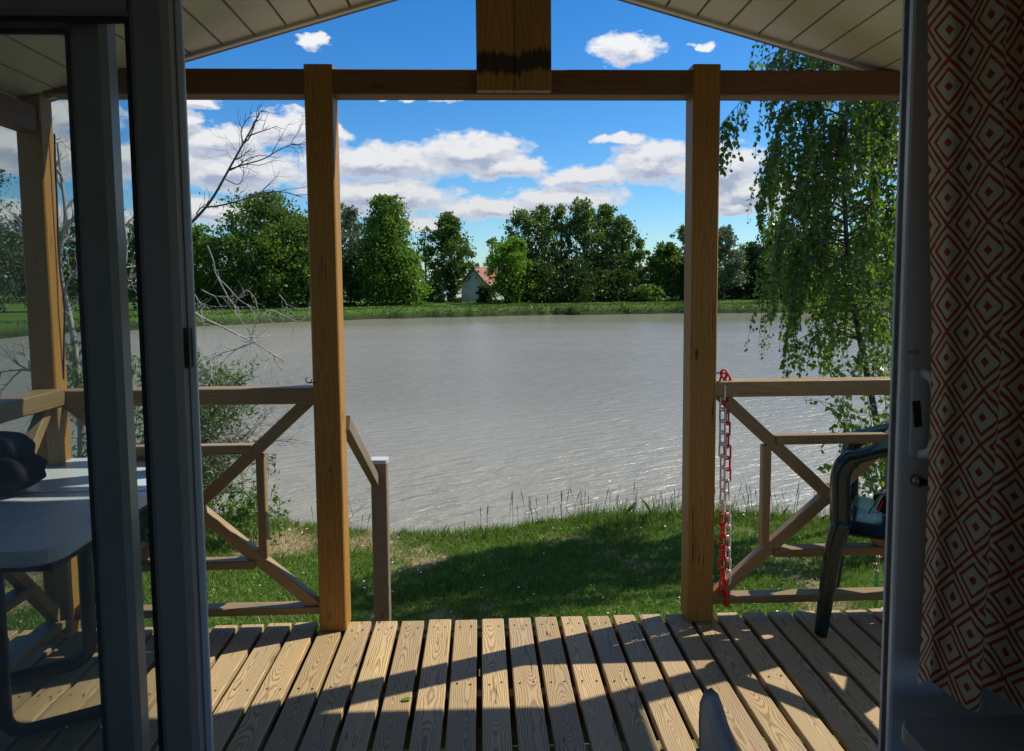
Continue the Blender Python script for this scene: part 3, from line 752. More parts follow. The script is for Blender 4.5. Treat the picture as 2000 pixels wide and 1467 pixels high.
for k_ in range(nz):
    for i_ in range(nu):
        a = k_*(nu+1)+i_; cu_f.append([a, a+1, a+nu+2, a+nu+1])
        z0_, z1_ = zb_+(zt_-zb_)*k_/nz, zb_+(zt_-zb_)*(k_+1)/nz
        cu_u.append([(arcl[i_], z0_), (arcl[i_+1], z0_), (arcl[i_+1], z1_), (arcl[i_], z1_)])
cu.add(vs, cu_f, cu_u, True)
co = cu.build('curtain', M_curtain, None, 'cream curtain with red concentric diamonds hanging right of the door', 'curtain')
b = MB(); b.tube([(OX1-.12, YC, zt_+.02), (RX1-.05, YC, zt_+.02)], .012, 10)
rod = b.build('curtain_rod', M_metal, None, 'curtain rod above the patterned curtain', 'curtain rod')

# ------------------------------------------------------------------ dining table corner and chair inside
ZT = .76
tcn = gr(1752, 1405, ZT); tx0, ty1 = tcn.x-.004, tcn.y+.004
dt = empty('dining_table', (tx0+.45, ty1-.35, 0), 'grey brown table with rounded corner under the curtain', 'table')
def rrect(x0_, x1_, y0_, y1_, r, n=6):
    p = []
    for cx, cy, a0 in ((x1_-r, y1_-r, 0), (x0_+r, y1_-r, PI/2), (x0_+r, y0_+r, PI), (x1_-r, y0_+r, 1.5*PI)):
        for i_ in range(n+1): a = a0+PI/2*i_/n; p.append((cx+r*math.cos(a), cy+r*math.sin(a)))
    return p
def plate(pts, z0_, z1_, ch=.003):
    b = MB(); n = len(pts); cx = sum(p[0] for p in pts)/n; cy = sum(p[1] for p in pts)/n
    def sh(p, d): v = Vector((p[0]-cx, p[1]-cy)); L = v.length; v *= (L-d)/L; return (cx+v.x, cy+v.y)
    ring = [[(*sh(p, ch), z0_) for p in pts], [(*p, z0_+ch) for p in pts], [(*p, z1_-ch) for p in pts], [(*sh(p, ch), z1_) for p in pts]]
    vs = [v for r_ in ring for v in r_]; fs = [list(range(n))[::-1], [3*n+i_ for i_ in range(n)]]
    for k_ in range(3):
        for i_ in range(n): j_ = (i_+1) % n; fs.append([k_*n+i_, k_*n+j_, (k_+1)*n+j_, (k_+1)*n+i_])
    b.add(vs, fs, [[(vs[q][0], vs[q][1]) for q in f] for f in fs]); return b
plate(rrect(tx0, tx0+.95, ty1-.72, ty1, .035), ZT-.026, ZT).build('tabletop', M_top, dt)
for X in (tx0+.09, tx0+.86):
    for Yq in (ty1-.63, ty1-.09): beam_obj('leg', M_grey, dt, (X, Yq, 0), (X, Yq, ZT-.0265), .045, .045)
# chair beside the table, its back seen nearly edge on
cp = at(1396, 1352, 1.02)
ch = empty('dining_chair', (cp.x+.2, .8, 0), 'plain grey indoor chair with rounded back top, beside the open door', 'chair')
b = MB()
pw = .40; xb_ = cp.x
prof = []
nb = 14
for k_ in range(2):
    pass
rows = []
for k_ in range(nb+1):
    t = k_/nb; y = cp.y+.02 - pw*t; bow = .020*math.sin(PI*t)
    topz = cp.z - (.004 if k_ in (0, nb) else 0)
    col = []
    for (dx, dz) in ((-.018, -.40), (-.018, -.05), (-.016, -.022), (-.009, -.005), (.001, 0), (.011, -.010), (.017, -.030), (.030, -.10), (.034, -.40)):
        col.append((xb_+dx-bow+(-dz)*.03, y, topz+dz))
    rows.append(col)
vs = [v for c in rows for v in c]; m_ = 9; fs = []
for k_ in range(nb):
    for q in range(m_-1): fs.append([k_*m_+q, k_*m_+q+1, (k_+1)*m_+q+1, (k_+1)*m_+q])
    fs.append([k_*m_+m_-1, k_*m_, (k_+1)*m_, (k_+1)*m_+m_-1])
fs += [list(range(m_)), [nb*m_+q for q in range(m_)][::-1]]
b.add(vs, fs, None, True); b.build('backrest', M_grey, ch)
plate(rrect(xb_+.02, xb_+.42, cp.y-.38, cp.y, .05), .43, .47, .008).build('seat', M_grey, ch)
for X in (xb_+.04, xb_+.39):
    for Yq in (cp.y-.35, cp.y-.03): beam_obj('leg', M_grey, ch, (X, Yq, 0), (X, Yq, .43 if X > xb_+.1 else cp.z-.38), .03, .03)

# ------------------------------------------------------------------ garden table (left, on the deck)
ZGT = .735
c1 = gr(45, 1078, ZGT); c2 = gr(285, 958, ZGT); c3 = gr(180, 894, ZGT)
print('table', c1, c2, c3)
gtx1 = (c1.x+.05+c2.x)/2+.02; gty0 = c1.y; gty1 = c3.y
seam_y = gr(150, 961, ZGT).y
gt = empty('garden_table', (gtx1-.4, (gty0+gty1)/2, 0), 'white plastic garden table with rounded corners and dark tubular legs', 'table')
full = rrect(gtx1-.85, gtx1, gty0, gty1, .09)
fa = [p for p in full if p[1] < seam_y] ; 
def half(y0_, y1_, rnear):
    pts = []
    if rnear: pts = [(gtx1, y1_)] + [(gtx1-.85, y1_)]
    rr = rrect(gtx1-.85, gtx1, y0_, y1_, .09)
    n_ = len(rr)//4
    if rnear: keep = [(gtx1, y1_), (gtx1-.85, y1_)] + rr[2*n_:]
    else: keep = rr[:2*n_] + [(gtx1-.85, y0_), (gtx1, y0_)]
    return keep
plate(half(gty0, seam_y-.005, True), ZGT-.045, ZGT, .006).build('tabletop_leaf', M_table, gt)
plate(half(seam_y+.005, gty1, False), ZGT-.045, ZGT, .006).build('tabletop_leaf', M_table, gt)
b = MB(); b.box((gtx1-.82, gty0+.05, ZGT-.075), (gtx1-.03, gty1-.05, ZGT-.046)); b.build('table_apron', M_seam, gt)
def uleg(px_top, yy, dx, dy, name='leg'):
    x, y = px_top; r = .07
    L = math.hypot(dx, dy); ux, uy = dx/L, dy/L; zf = .026
    P = [Vector((x, y, ZGT-.07)), Vector((x, y, .35)), Vector((x, y, zf+r))]
    P += [Vector((x+ux*r*(1-math.cos(a)), y+uy*r*(1-math.cos(a)), zf+r-r*math.sin(a))) for a in [PI/2*i_/6 for i_ in range(1, 7)]]
    P += [Vector((x+ux*(L-r), y+uy*(L-r), zf))]
    P += [Vector((x+ux*(L-r+r*math.sin(a)), y+uy*(L-r+r*math.sin(a)), zf+r-r*math.cos(a))) for a in [PI/2*i_/6 for i_ in range(1, 7)]]
    P += [Vector((x+dx, y+dy, ZGT-.07))]
    b = MB(); b.sweep(P, [(math.cos(a)*.026, math.sin(a)*.019) for a in [i_*PI/6 for i_ in range(12)]]); b.build(name, M_tube, gt)
lA = gr(48, 1440, .02); lB = gr(172, 1292, .02)
uleg((lA.x-.06, lA.y+.0), 0, .30, .17)
uleg((lB.x+.01, lB.y), 0, -.46, -.28)
# crumpled dark bag on it
bc = gr(-10, 965, ZGT)
bagc = Vector((bc.x-.01, bc.y+.02, ZGT))
def lump(c, rx, ry, rz, seed, amp=.18, flat=0.):
    b = MB(); nu_, nv_ = 56, 36; vs = []; r_ = random.Random(seed); ph = [(r_.uniform(0, 6), r_.uniform(0, 6), r_.randint(2, 5), r_.randint(2, 5), r_.uniform(.3, 1)) for _ in range(6)]
    for j_ in range(nv_+1):
        th = PI*j_/nv_
        for i_ in range(nu_):
            a = 2*PI*i_/nu_
            n_ = sum(w_*math.sin(p*a+q0)*math.sin(q*th+q1) for q0, q1, p, q, w_ in ph)/3
            k_ = 1+amp*n_*math.sin(th)+.035*math.sin(6*a+5*th+2*math.sin(3*th))*math.sin(th)+.02*math.sin(11*a-7*th)*math.sin(th)
            sx = abs(math.cos(a))**.7*math.copysign(1, math.cos(a)); sy = abs(math.sin(a))**.7*math.copysign(1, math.sin(a))
            zz_ = math.cos(th); zz_ = math.copysign(abs(zz_)**.8, zz_)
            vs.append((c.x+rx*k_*sx*math.sin(th)**.7, c.y+ry*k_*sy*math.sin(th)**.7, c.z+rz+rz*zz_*(k_ if zz_ > 0 else 1)))
    fs = []
    for j_ in range(nv_):
        for i_ in range(nu_): k_ = (i_+1) % nu_; fs.append([j_*nu_+i_, (j_+1)*nu_+i_, (j_+1)*nu_+k_, j_*nu_+k_])
    b.add(vs, fs, None, True); return b
bt = at(30, 848, bagc.y).z
hb_ = (bt-ZGT)/2
bag = empty('cloth_bag', tuple(bagc), 'dark navy bag slumped on the white garden table', 'bag')
lump(bagc+Vector((-.045, .03, hb_*.62)), .150, .09, hb_*.70, 4, .06).build('bag_body', M_cloth, bag)
lump(bagc+Vector((-.035, .0, 0)), .190, .105, hb_*.66, 9, .12).build('bag_base', M_clothb, bag)

# ------------------------------------------------------------------ green plastic armchair (right)
foot = gr(1622, 1250, 0); KS = 1.09
gc = empty('garden_chair', (foot.x+.40, foot.y+.12, 0), 'dark green plastic armchair at the right railing, partly behind the door frame', 'chair')
def L_(x, y, z):                     # local: front of chair towards -x
    a = math.radians(-30); x, y = x*KS, y*KS
    return Vector((gc.location.x+x*math.cos(a)-y*math.sin(a), gc.location.y+x*math.sin(a)+y*math.cos(a), z*KS))
def superell(w, t, n=12): return [(w/2*math.copysign(abs(math.cos(a))**.6, math.cos(a)), t/2*math.copysign(abs(math.sin(a))**.6, math.sin(a))) for a in [2*PI*i_/n for i_ in range(n)]]
for sy, in ((-1,), (1,)):
    y = sy*.22
    # front leg rises into the arm, which runs back up to the backrest
    b = MB()
    P = [L_(-.30, y+sy*.03, 0), L_(-.285, y+sy*.025, .15), L_(-.262, y+sy*.015, .36), L_(-.238, y+sy*.005, .44)]
    b.sweep(smoothpath(P, 1).tolist(), superell(1, 1), side=(1, 0, 0), scale=[(.042+.034*i_/7., .05+.016*i_/7.) for i_ in range(8)][:len(smoothpath(P, 1))]); b.build('leg', M_green, gc)
    b = MB()
    P = [L_(-.245, y, .42), L_(-.245, y, .52), L_(-.250, y, .62), L_(-.225, y, .675), L_(-.13, y, .715), L_(0, y, .75), L_(.12, y*.98, .80), L_(.22, y*.95, .86)]
    P = smoothpath(P, 2); n_ = len(P)
    b.sweep(P.tolist(), superell(1, 1), side=(0, 1, 0), scale=[(.072, .070) if i_ < n_*.45 else (.086, .042) for i_ in range(n_)]); b.build('armrest', M_green, gc)
    b = MB()
    P = smoothpath([L_(.30, y*.93, 0), L_(.25, y*.9, .2), L_(.19, y*.9, .43)], 1)
    b.sweep(P.tolist(), superell(1, 1), side=(1, 0, 0), scale=[(.034+.006*i_, .045) for i_ in range(len(P))]); b.build('leg', M_green, gc)
# seat: dished sheet with turned-down rim
b = MB(); n_ = 16; top = []; 
def seatz(s, t): return .425 - .022*math.sin(PI*min(1, max(0, s)))*math.sin(PI*t) + .012*(1-s) - (.03 if s < .04 else 0)
for thick in (0, -.012):
    for i_ in range(n_+1):
        for j_ in range(n_+1):
            s_, t = i_/n_, j_/n_
            wv = .225-.02*s_
            x = -.25+.46*s_; yv = (2*t-1)*wv
            rim = -.035 if (i_ == 0 or j_ in (0, n_) or i_ == n_) else 0
            top.append(L_(x, yv, seatz(s_, t)+thick+rim))
fs = []; q = n_+1; base_ = q*q
for i_ in range(n_):
    for j_ in range(n_):
        a = i_*q+j_; fs.append([a, a+q, a+q+1, a+1]); fs.append([base_+a, base_+a+1, base_+a+q+1, base_+a+q])
for i_ in range(n_):
    for (a, c) in (((i_)*q, (i_+1)*q), ((i_+1)*q+n_, i_*q+n_), (i_+1, i_), (n_*q+i_, n_*q+i_+1)): fs.append([a, c, base_+c, base_+a])
b.add(top, fs, None, True); b.build('seat', M_green, gc)
# backrest: curved frame with slats
b = MB(); P = smoothpath([L_(.19, -.225, .42), L_(.25, -.225, .65), L_(.31, -.19, .86), L_(.33, 0, .90), L_(.31, .19, .86), L_(.25, .225, .65), L_(.19, .225, .42)], 2)
b.sweep(P.tolist(), superell(.055, .03), side=None); b.build('backrest_frame', M_green, gc)
for y in (-.14, -.07, 0, .07, .14):
    b = MB(); b.beam(L_(.205, y, .43), L_(.325, y, .875), .045*KS, .010, (0, 1, 0), .003); b.build('back_slat', M_green, gc)
# bits lying on the chair seat
sc_ = L_(-.11, -.02, .43)
tb = empty('toy_bundle', tuple(sc_), 'small dark bundle with red and green cords lying on the green chair', 'toy')
lump(sc_+Vector((.03, 0, 0)), .055, .05, .05, 21, .25).build('bundle_cloth', M_cloth, tb)
for mt, dx, hh_, nm in ((M_flower, .02, .17, 'red_cord'), (M_cordg, -.02, .11, 'green_cord'), (M_white, .0, .14, 'white_cord')):
    b = MB(); b.tube(smoothpath([sc_+Vector((dx-.05, -.02, .01)), sc_+Vector((dx-.01, -.03, hh_*.8)), sc_+Vector((dx+.04, -.03, hh_)), sc_+Vector((dx+.07, -.02, .03))], 2).tolist(), .004, 6); b.build(nm, mt, tb)

# ------------------------------------------------------------------ plastic chain on the right post
cht = at(1411, 733, YP+.03)
chn = empty('plastic_chain', tuple(cht), 'red and white plastic chain hanging doubled from the right middle post', 'chain')
def link_mesh(mt):
    b = MB(); a, h = .0135, .0300; P = []
    for cx, cz, a0 in ((a-.008, h-.008, 0), (-a+.008, h-.008, PI/2), (-a+.008, -h+.008, PI), (a-.008, -h+.008, 1.5*PI)):
        for i_ in range(4): t = a0+PI/2*i_/3; P.append((cx+.008*math.cos(t), 0, cz+.008*math.sin(t)))
    b.sweep(P, [(math.cos(t)*.0043, math.sin(t)*.0043) for t in [i_*PI/4 for i_ in range(8)]], side=(0, 1, 0), closed=True)
    me = b.mesh('chain_link'); me.materials.append(mt); return me
LR, LW = link_mesh(M_red), link_mesh(M_white)
ztp, zbt = cht.z-.02, at(1412, 1165, YP+.03).z; nl = 20; stp = (ztp-zbt)/(nl-1)
def put(me, p, rz, ry=0., lab=None):
    o = bpy.data.objects.new('chain_link', me); COL.objects.link(o); o.parent = chn
    o.location = Vector(p)-chn.location; o.rotation_euler = (0, ry, rz)
rr_ = random.Random(5)
for s_ in range(2):
    for i_ in range(nl):
        t = i_/(nl-1); X = at(1410 if s_ == 0 else 1421, 735+430*t, YP+.03).x
        if i_ == 0 and s_ == 0: X += .0
        if i_ == nl-1: X += .006 if s_ == 0 else -.006
        if s_ == 0: c = LR if (i_ == 0 or t > .58) else LW
        else: c = LR if (t < .43 or t > .93) else LW
        put(c, (X, YP+.02+s_*.012, ztp-stp*i_-(.012 if s_ else 0)), (i_ % 2)*PI/2+rr_.uniform(-.35, .35)+.3, (.35 if i_ == 0 and s_ == 0 else 0))
put(LR, (cht.x+.012, YP+.026, cht.z-.004), .2, -.6)
put(LR, (at(1416, 1170, YP).x, YP+.026, zbt-.012), .2, PI/2)
b = MB(); b.tube([(xRp+.05, YP+.03, cht.z+.01), (cht.x-.004, YP+.03, cht.z+.01), (cht.x, YP+.03, cht.z+.02)], .003, 6); b.build('chain_hook', M_metal, chn)

# ------------------------------------------------------------------ lawn
def blades(X, Y, L, Wd, lean=.5):
    n = len(X); Zb = ground_z(X, Y)-.004; a = RNG.uniform(0, 2*PI, n); la = RNG.uniform(0, 2*PI, n); ll = np.abs(RNG.normal(0, lean, n))
    B = np.stack([X, Y, Zb], 1); T = np.stack([np.cos(la)*ll, np.sin(la)*ll, np.ones(n)], 1); T = unit(T)
    Sd = np.stack([np.cos(a), np.sin(a), np.zeros(n)], 1)*Wd[:, None]/2
    mid = B+T*L[:, None]*.55; T2 = unit(T+np.stack([np.cos(la)*ll, np.sin(la)*ll, -.3*np.ones(n)*ll], 1)); tip = mid+T2*L[:, None]*.5
    V = np.stack([B-Sd, B+Sd, mid+Sd*.7, tip, mid-Sd*.7], 1).reshape(-1, 3)
    return V
n = 330000
X = RNG.uniform(-3.6, 4.4, n); Y = YD+.15 + RNG.uniform(0, 1, n)*(8.2-YD); k = (Y < ynear(X)+.22)
X, Y = X[k], Y[k]; d = dryness(X, Y)
k = RNG.random(len(X)) > d*.72; X, Y, d = X[k], Y[k], d[k]
edge = sstep(.5, 0, np.abs(Y-ynear(X)))
L = (RNG.uniform(.018, .05, len(X)) + .03*vnoise(X, Y, .3, 21)**2)*(1+.9*edge)
V = blades(X, Y, L, RNG.uniform(.003, .0065, len(X)), .75)
o = np_mesh('lawn_grass', V, 5, M_blade, attr=np.repeat(np.clip(d+(RNG.random(len(X)) < .07)*.7, 0, 1), 5)); tag(o, 'short lawn grass with dry patches between the deck and the water', 'grass', kind='stuff')
# taller tufts at the edge of the bank
XS, YS, LS = [], [], []
for q in range(230):
    x = RNG.uniform(-3.4, 4.2); wgt = np.interp(x, [-3, -1.6, -.7, .1, .5, 1.2, 2.0, 4], [.9, .8, .25, .2, .6, 1.25, 1.1, 1.0])
    if RNG.random() > wgt*.8: continue
    y = float(ynear(np.array([x]))[0])+RNG.normal(0, .08)
    m_ = int(RNG.integers(12, 34)); XS += list(x+RNG.normal(0, .05, m_)); YS += list(y+RNG.normal(0, .04, m_)); LS += list(RNG.uniform(.06, .20, m_)*wgt)
V = blades(np.array(XS), np.array(YS), np.array(LS), RNG.uniform(.003, .007, len(XS)), .45)
o = np_mesh('bank_grass', V, 5, M_blade, attr=np.repeat(RNG.random(len(XS))*.25, 5)); tag(o, 'ragged taller grass tufts along the top of the near bank', 'grass', kind='stuff')
# daisies dotted in the lawn
b = MB()
for q in range(260):
    x, y = float(RNG.uniform(-3.2, 4)), float(RNG.uniform(YD+.5, 6.8))
    if y > float(ynear(np.array([x]))[0]): continue
    z = float(ground_z(x, y))+float(RNG.uniform(.03, .05)); tl_ = float(RNG.uniform(-.4, .4)); rr0 = float(RNG.uniform(.005, .009))
    b.add([(x+rr0*math.cos(i_*PI/3), y+rr0*math.sin(i_*PI/3), z+rr0*tl_*math.sin(i_*PI/3)) for i_ in range(6)], [[0, 1, 2, 3, 4, 5]])
tag(b.build('daisies', M_white), 'tiny white daisies dotted through the lawn', 'flowers', kind='stuff')
# green leaf dropped on the deck
lf = gr(793, 1366, .003); b = MB(); b.add([(lf.x-.02, lf.y-.004, lf.z), (lf.x-.006, lf.y-.012, lf.z+.002), (lf.x+.012, lf.y-.008, lf.z+.004), (lf.x+.021, lf.y+.002, lf.z+.001), (lf.x+.008, lf.y+.010, lf.z+.003), (lf.x-.008, lf.y+.008, lf.z+.002)], [[0, 1, 2, 3, 4, 5]])
tag(b.build('fallen_leaf', LEAF['bright']), 'small green leaf lying on a sunlit deck plank', 'leaf')
# seed stems
paths = []
for q in range(95):
    x = RNG.uniform(-.2, 3.6) if q > 12 else RNG.uniform(-2.6, -.9)
    y = float(ynear(np.array([x]))[0])+RNG.normal(0, .06); hgt = RNG.uniform(.14, .36); lx, ly = RNG.normal(0, .12), RNG.normal(0, .06)
    zb0 = float(ground_z(x, y)); P = np.array([[x, y, zb0], [x+lx*hgt*.4, y, zb0+hgt*.5], [x+lx*hgt, y+ly*hgt, zb0+hgt]])
    P = smoothpath(P, 1); R = np.full(len(P), .0014); R[-2:] = .0035; R[-1] = .001; paths.append((P, R))
tag(tube_obj('grass_seed_stems', paths, M_twigd, sides=4), 'thin dark seed stems standing above the bank against the water', 'grass', kind='stuff')
# small leafy weeds along the left end of the bank
# far bank grass fringe
n = 26000; X = RNG.uniform(-75, 75, n); Y = yfar(X)+RNG.uniform(1.2, 3.8, n); L = RNG.uniform(.10, .30, n)*(.6+1.3*vnoise(X, Y, 1.6, 31)**2)
V = blades(X, Y, L, RNG.uniform(.04, .09, n), .5); V = V
o = np_mesh('far_bank_grass', V, 5, m_grass('far_grass', (.045, .095, .014), (.12, .20, .03), (.2, .2, .08), .25), attr=np.zeros(len(V))); tag(o, 'grass fringe on the far bank of the lake', 'grass', kind='stuff')
n = 30000; X = RNG.uniform(-75, 75, n); Y = yfar(X)+RNG.uniform(2.6, 26, n); V = blades(X, Y, RNG.uniform(.05, .13, n), RNG.uniform(.05, .12, n), .5)
o = np_mesh('far_meadow_grass', V, 5, bpy.data.materials['far_grass'], attr=np.zeros(len(V))); tag(o, 'meadow grass behind the far bank', 'grass', kind='stuff')

# ------------------------------------------------------------------ far trees
def crown_pts(kind, h, w, n_cl, per, seed):
    r = np.random.default_rng(seed); C = []
    th = []
    while len(C) < n_cl:
        t = r.random(); a = r.uniform(0, 2*PI)
        if kind == 'round': R = math.sin(PI*min(1, .12+.86*t))**.6; lo = .10
        elif kind == 'cone': R = (1-t)**.75*(.55+.45*min(1, t*6)); lo = .06
        elif kind == 'poplar': R = (min(1, .35+t*2.2))*(1-max(0, t-.62)/.38)**.55; lo = .10
        elif kind == 'bush': R = math.sqrt(max(0, 1-(t*.98)**2)); lo = .0
        elif kind == 'conifer': R = (1-t)**.9; lo = .08
        else: R = math.sin(PI*min(1, .2+.78*t))**.8; lo = .22
        rad = R*w/2*(r.random()**.45)
        C.append((rad*math.cos(a), rad*math.sin(a), h*(lo+(.97-lo)*t)))
    C = np.array(C)
    lobes = r.normal(0, w*.075, (n_cl, 3))*np.array([1, 1, .8]); C = C+lobes
    return C
def tree(px, ytop, ybase, wpx, kind, leaf, seed, label, n_cl=60, per=70, D=None, card=.24, cat='tree', tight=1., group=None, bare=0.):
    if D: base = at(px, ybase, D); base.z = float(ground_z(base.x, base.y))
    else: base = gr(px, ybase, -.5)
    base.z = float(ground_z(base.x, base.y))
    Dy = base.y; top = at(px, ytop, Dy).z; h = top-base.z; w = wpx/F*Dy
    r = np.random.default_rng(seed)
    name = {'bush': 'shrub', 'conifer': 'conifer', 'poplar': 'poplar_tree'}.get(kind, 'leafy_tree')
    t = empty(name, tuple(base), label, cat, group)
    C = crown_pts(kind, h, w, n_cl, per, seed)
    sp_ = w*.085*tight
    P = np.repeat(C, per, 0) + r.normal(0, 1, (n_cl*per, 3))*np.array([sp_, sp_, sp_*.75])*np.repeat(r.uniform(.4, 1.3, (n_cl, 1))*(1.12-.45*(C[:, 2:3]/h)), per, 0)
    P[:, 2] = np.clip(P[:, 2], .05, h*1.02)
    L = np.clip(r.lognormal(math.log(card*.85), .38, len(P)), card*.35, card*2.)
    ax = np.repeat(unit(np.array([[0, 0, .3]]) + C*np.array([1, 1, .2])/max(w, 1)), per, 0)
    V = cards(P+np.array(base), L, L*.75, axis=ax, jitter=1.2)
    np_mesh('crown', V, 4, LEAF[leaf] if isinstance(leaf, str) else leaf, t)
    if kind != 'bush':
        paths = []; tr_ = max(.10, h*.016); b0 = np.array(base)-np.array([0, 0, .2])
        lean = r.normal(0, .03, 2)
        T = np.array([[b0[0]+lean[0]*h*s+r.normal(0, .05)*s, b0[1]+lean[1]*h*s, b0[2]+h*.93*s] for s in np.linspace(0, 1, 9)])
        paths.append((T, np.linspace(tr_, tr_*.2, 9)))
        for c in C[:26]:
            s = np.clip((c[2]/h)*.75, .12, .8); st_ = np.array([np.interp(s, np.linspace(0, 1, 9), T[:, q_]) for q_ in range(3)]); e_ = c+np.array(base)
            md = (st_+e_)/2+np.array([0, 0, -.06*h*.3]); Pp = smoothpath([st_, md, e_], 1); paths.append((Pp, np.linspace(tr_*.4, tr_*.1, len(Pp))))
        V, Fc = tubes_np(paths, 5); np_mesh('trunk', V, 4, M_bark, t, faces=Fc)
    return t
TR = [
 (-260, 300, 620, 300, 'round', 'dark', 'big dark tree far left on the opposite shore, beyond the frame edge', 90, 80),
 (-40, 345, 612, 230, 'round', 'grey', 'large grey green tree across the lake seen through the leftmost glass', 90, 80),
 (95, 415, 608, 150, 'round', 'mid', 'mid green tree across the lake just left of the corner post', 60, 70),
 (205, 405, 606, 120, 'round', 'mid', 'green tree across the lake seen between the two door uprights', 60, 70),
 (300, 430, 604, 120, 'round', 'dark', 'dark tree hidden mostly behind the broad door upright', 60, 70),
 (385, 447, 603, 130, 'round', 'mid', 'rounded mid green tree beside the door upright, left of the tallest left tree', 80, 70),
 (520, 386, 602, 185, 'round', 'dark', 'tall dark broad tree left of the left middle post', 120, 90),
 (600, 430, 600, 120, 'round', 'mid', 'mid green tree partly hidden behind the left middle post', 80, 80),
 (560, 500, 600, 90, 'bush', 'dark', 'dark undergrowth bush below the tall broad tree', 40, 60),
 (430, 530, 600, 120, 'bush', 'dark', 'dark undergrowth bush behind the pale branches', 40, 60),
 (492, 508, 601, 92, 'bush', 'bright', 'soft bright green rounded willow bush on the far bank', 60, 90),
 (684, 400, 595, 90, 'airy', 'grey', 'airy pale green tree just right of the left middle post', 60, 55),
 (690, 500, 597, 100, 'bush', 'dark', 'dark bush at the foot of the airy pale tree', 40, 60),
 (757, 393, 597, 150, 'cone', 'mid', 'conical bright green tree with lumpy outline left of the house', 130, 90),
 (800, 490, 597, 80, 'cone', 'bright', 'small fresh green tree at the right foot of the conical tree', 50, 60),
 (832, 440, 590, 42, 'airy', 'dark', 'thin sparse tree between the conical tree and the ivy covered tree', 24, 16),
 (880, 420, 590, 94, 'airy', 'dark', 'tall dark tree standing alone just left of the white gabled house', 95, 80),
 (882, 505, 592, 36, 'bush', 'dark', 'dense ivy growth round the foot of the lone dark tree', 30, 50),
 (843, 560, 590, 50, 'bush', 'mid', 'pale green garden bush under the small red roof', 24, 40),
 (961, 463, 585, 52, 'conifer', 'dark', 'sparse layered conifer rising above the tiled roof', 46, 18),
 (1003, 465, 593, 88, 'round', 'bright', 'small fresh green tree in front of the house right end', 70, 75),
 (948, 562, 592, 40, 'bush', 'dark', 'dark shrub in front of the white gable wall', 30, 50),
 (1022, 410, 588, 74, 'poplar', 'poplar', 'leftmost poplar of the tall clump at centre', 70, 42),
 (1060, 402, 587, 60, 'poplar', 'poplar', 'second poplar from the left in the tall clump', 64, 40),
 (1095, 404, 588, 52, 'poplar', 'poplar', 'third poplar of the tall clump, left of the gap of sky', 54, 38),
 (1140, 394, 588, 72, 'poplar', 'poplar', 'tallest poplar of the clump, right of the gap of sky', 80, 46),
 (1182, 402, 587, 64, 'poplar', 'poplar', 'poplar right beside the tallest one of the clump', 70, 42),
 (1215, 425, 588, 58, 'poplar', 'poplar', 'lower poplar on the right shoulder of the clump', 60, 40),
 (1248, 468, 588, 48, 'airy', 'poplar', 'small thin tree at the right end of the poplar clump', 40, 30),
 (1045, 515, 592, 110, 'bush', 'dark', 'dark undergrowth below the left poplars', 50, 80),
 (1130, 510, 591, 120, 'bush', 'dark', 'dark undergrowth below the middle poplars', 50, 80),
 (1205, 530, 590, 90, 'bush', 'dark', 'dark undergrowth below the right poplars', 40, 70),
 (1262, 560, 590, 60, 'bush', 'mid', 'low green bush in front of the white building', 24, 50),
 (1297, 478, 588, 74, 'round', 'dark', 'dark rounded tree left of the right middle post', 70, 70),
 (1333, 440, 586, 60, 'airy', 'poplar', 'airy tree rising just left of the right middle post', 44, 34),
 (1350, 505, 588, 90, 'bush', 'dark', 'dark bush beneath the airy tree at the right middle post', 50, 70),
 (1412, 445, 588, 78, 'airy', 'grey', 'silvery green tree on a slender trunk right of the right middle post', 64, 62),
 (1468, 478, 584, 70, 'round', 'dark', 'dark tree between the silvery tree and the birch', 60, 70),
 (1450, 520, 585, 110, 'bush', 'dark', 'dark bushes behind the silvery tree', 50, 80),
 (1520, 430, 584, 96, 'airy', 'grey', 'tall silvery tree just left of the birch foliage', 70, 66),
 (1530, 520, 585, 110, 'bush', 'dark', 'dark bushes at the foot of the tall silvery tree', 50, 80),
 (1610, 455, 584, 120, 'round', 'mid', 'far tree showing through the birch foliage', 70, 70),
 (1700, 445, 584, 130, 'round', 'dark', 'far dark tree behind the birch near the door frame', 70, 70),
 (1820, 450, 584, 150, 'round', 'mid', 'far tree hidden behind the right jamb', 60, 60),
 (1980, 440, 584, 160, 'round', 'dark', 'far tree hidden behind the curtain', 60, 60),
 (2160, 430, 584, 200, 'round', 'mid', 'far tree beyond the right edge of the view', 60, 60)]
for i_, (px, yt, yb, w, kd, lf, lab, ncl, per) in enumerate(TR):
    if kd == 'bush' and lf == 'dark': lf = 'shade'  # undergrowth takes the leaf colour with shade painted in
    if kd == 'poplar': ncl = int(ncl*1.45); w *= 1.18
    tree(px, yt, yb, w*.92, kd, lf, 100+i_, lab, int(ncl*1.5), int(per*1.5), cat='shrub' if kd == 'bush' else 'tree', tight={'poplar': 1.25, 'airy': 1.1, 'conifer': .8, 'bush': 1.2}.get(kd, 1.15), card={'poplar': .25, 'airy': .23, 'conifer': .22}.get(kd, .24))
# dark wood behind, one mass
Pw = []
for q in range(420):
    px = RNG.uniform(-700, 2700)
    if 835 < px < 1000: continue
    hmax = 425 if px < 620 else 470 if px < 835 else 490; D = RNG.uniform(101, 112)
    p = at(px, RNG.uniform(hmax+25, 590), D); Pw.append(np.array(p)+RNG.normal(0, .9, (75, 3)))
Pw = np.concatenate(Pw); L = RNG.uniform(.4, .8, len(Pw))
o = np_mesh('far_wood', cards(Pw, L, L*.8), 4, LEAF['dark']); tag(o, 'dark mass of woodland filling in behind the far trees', 'wood', kind='stuff')

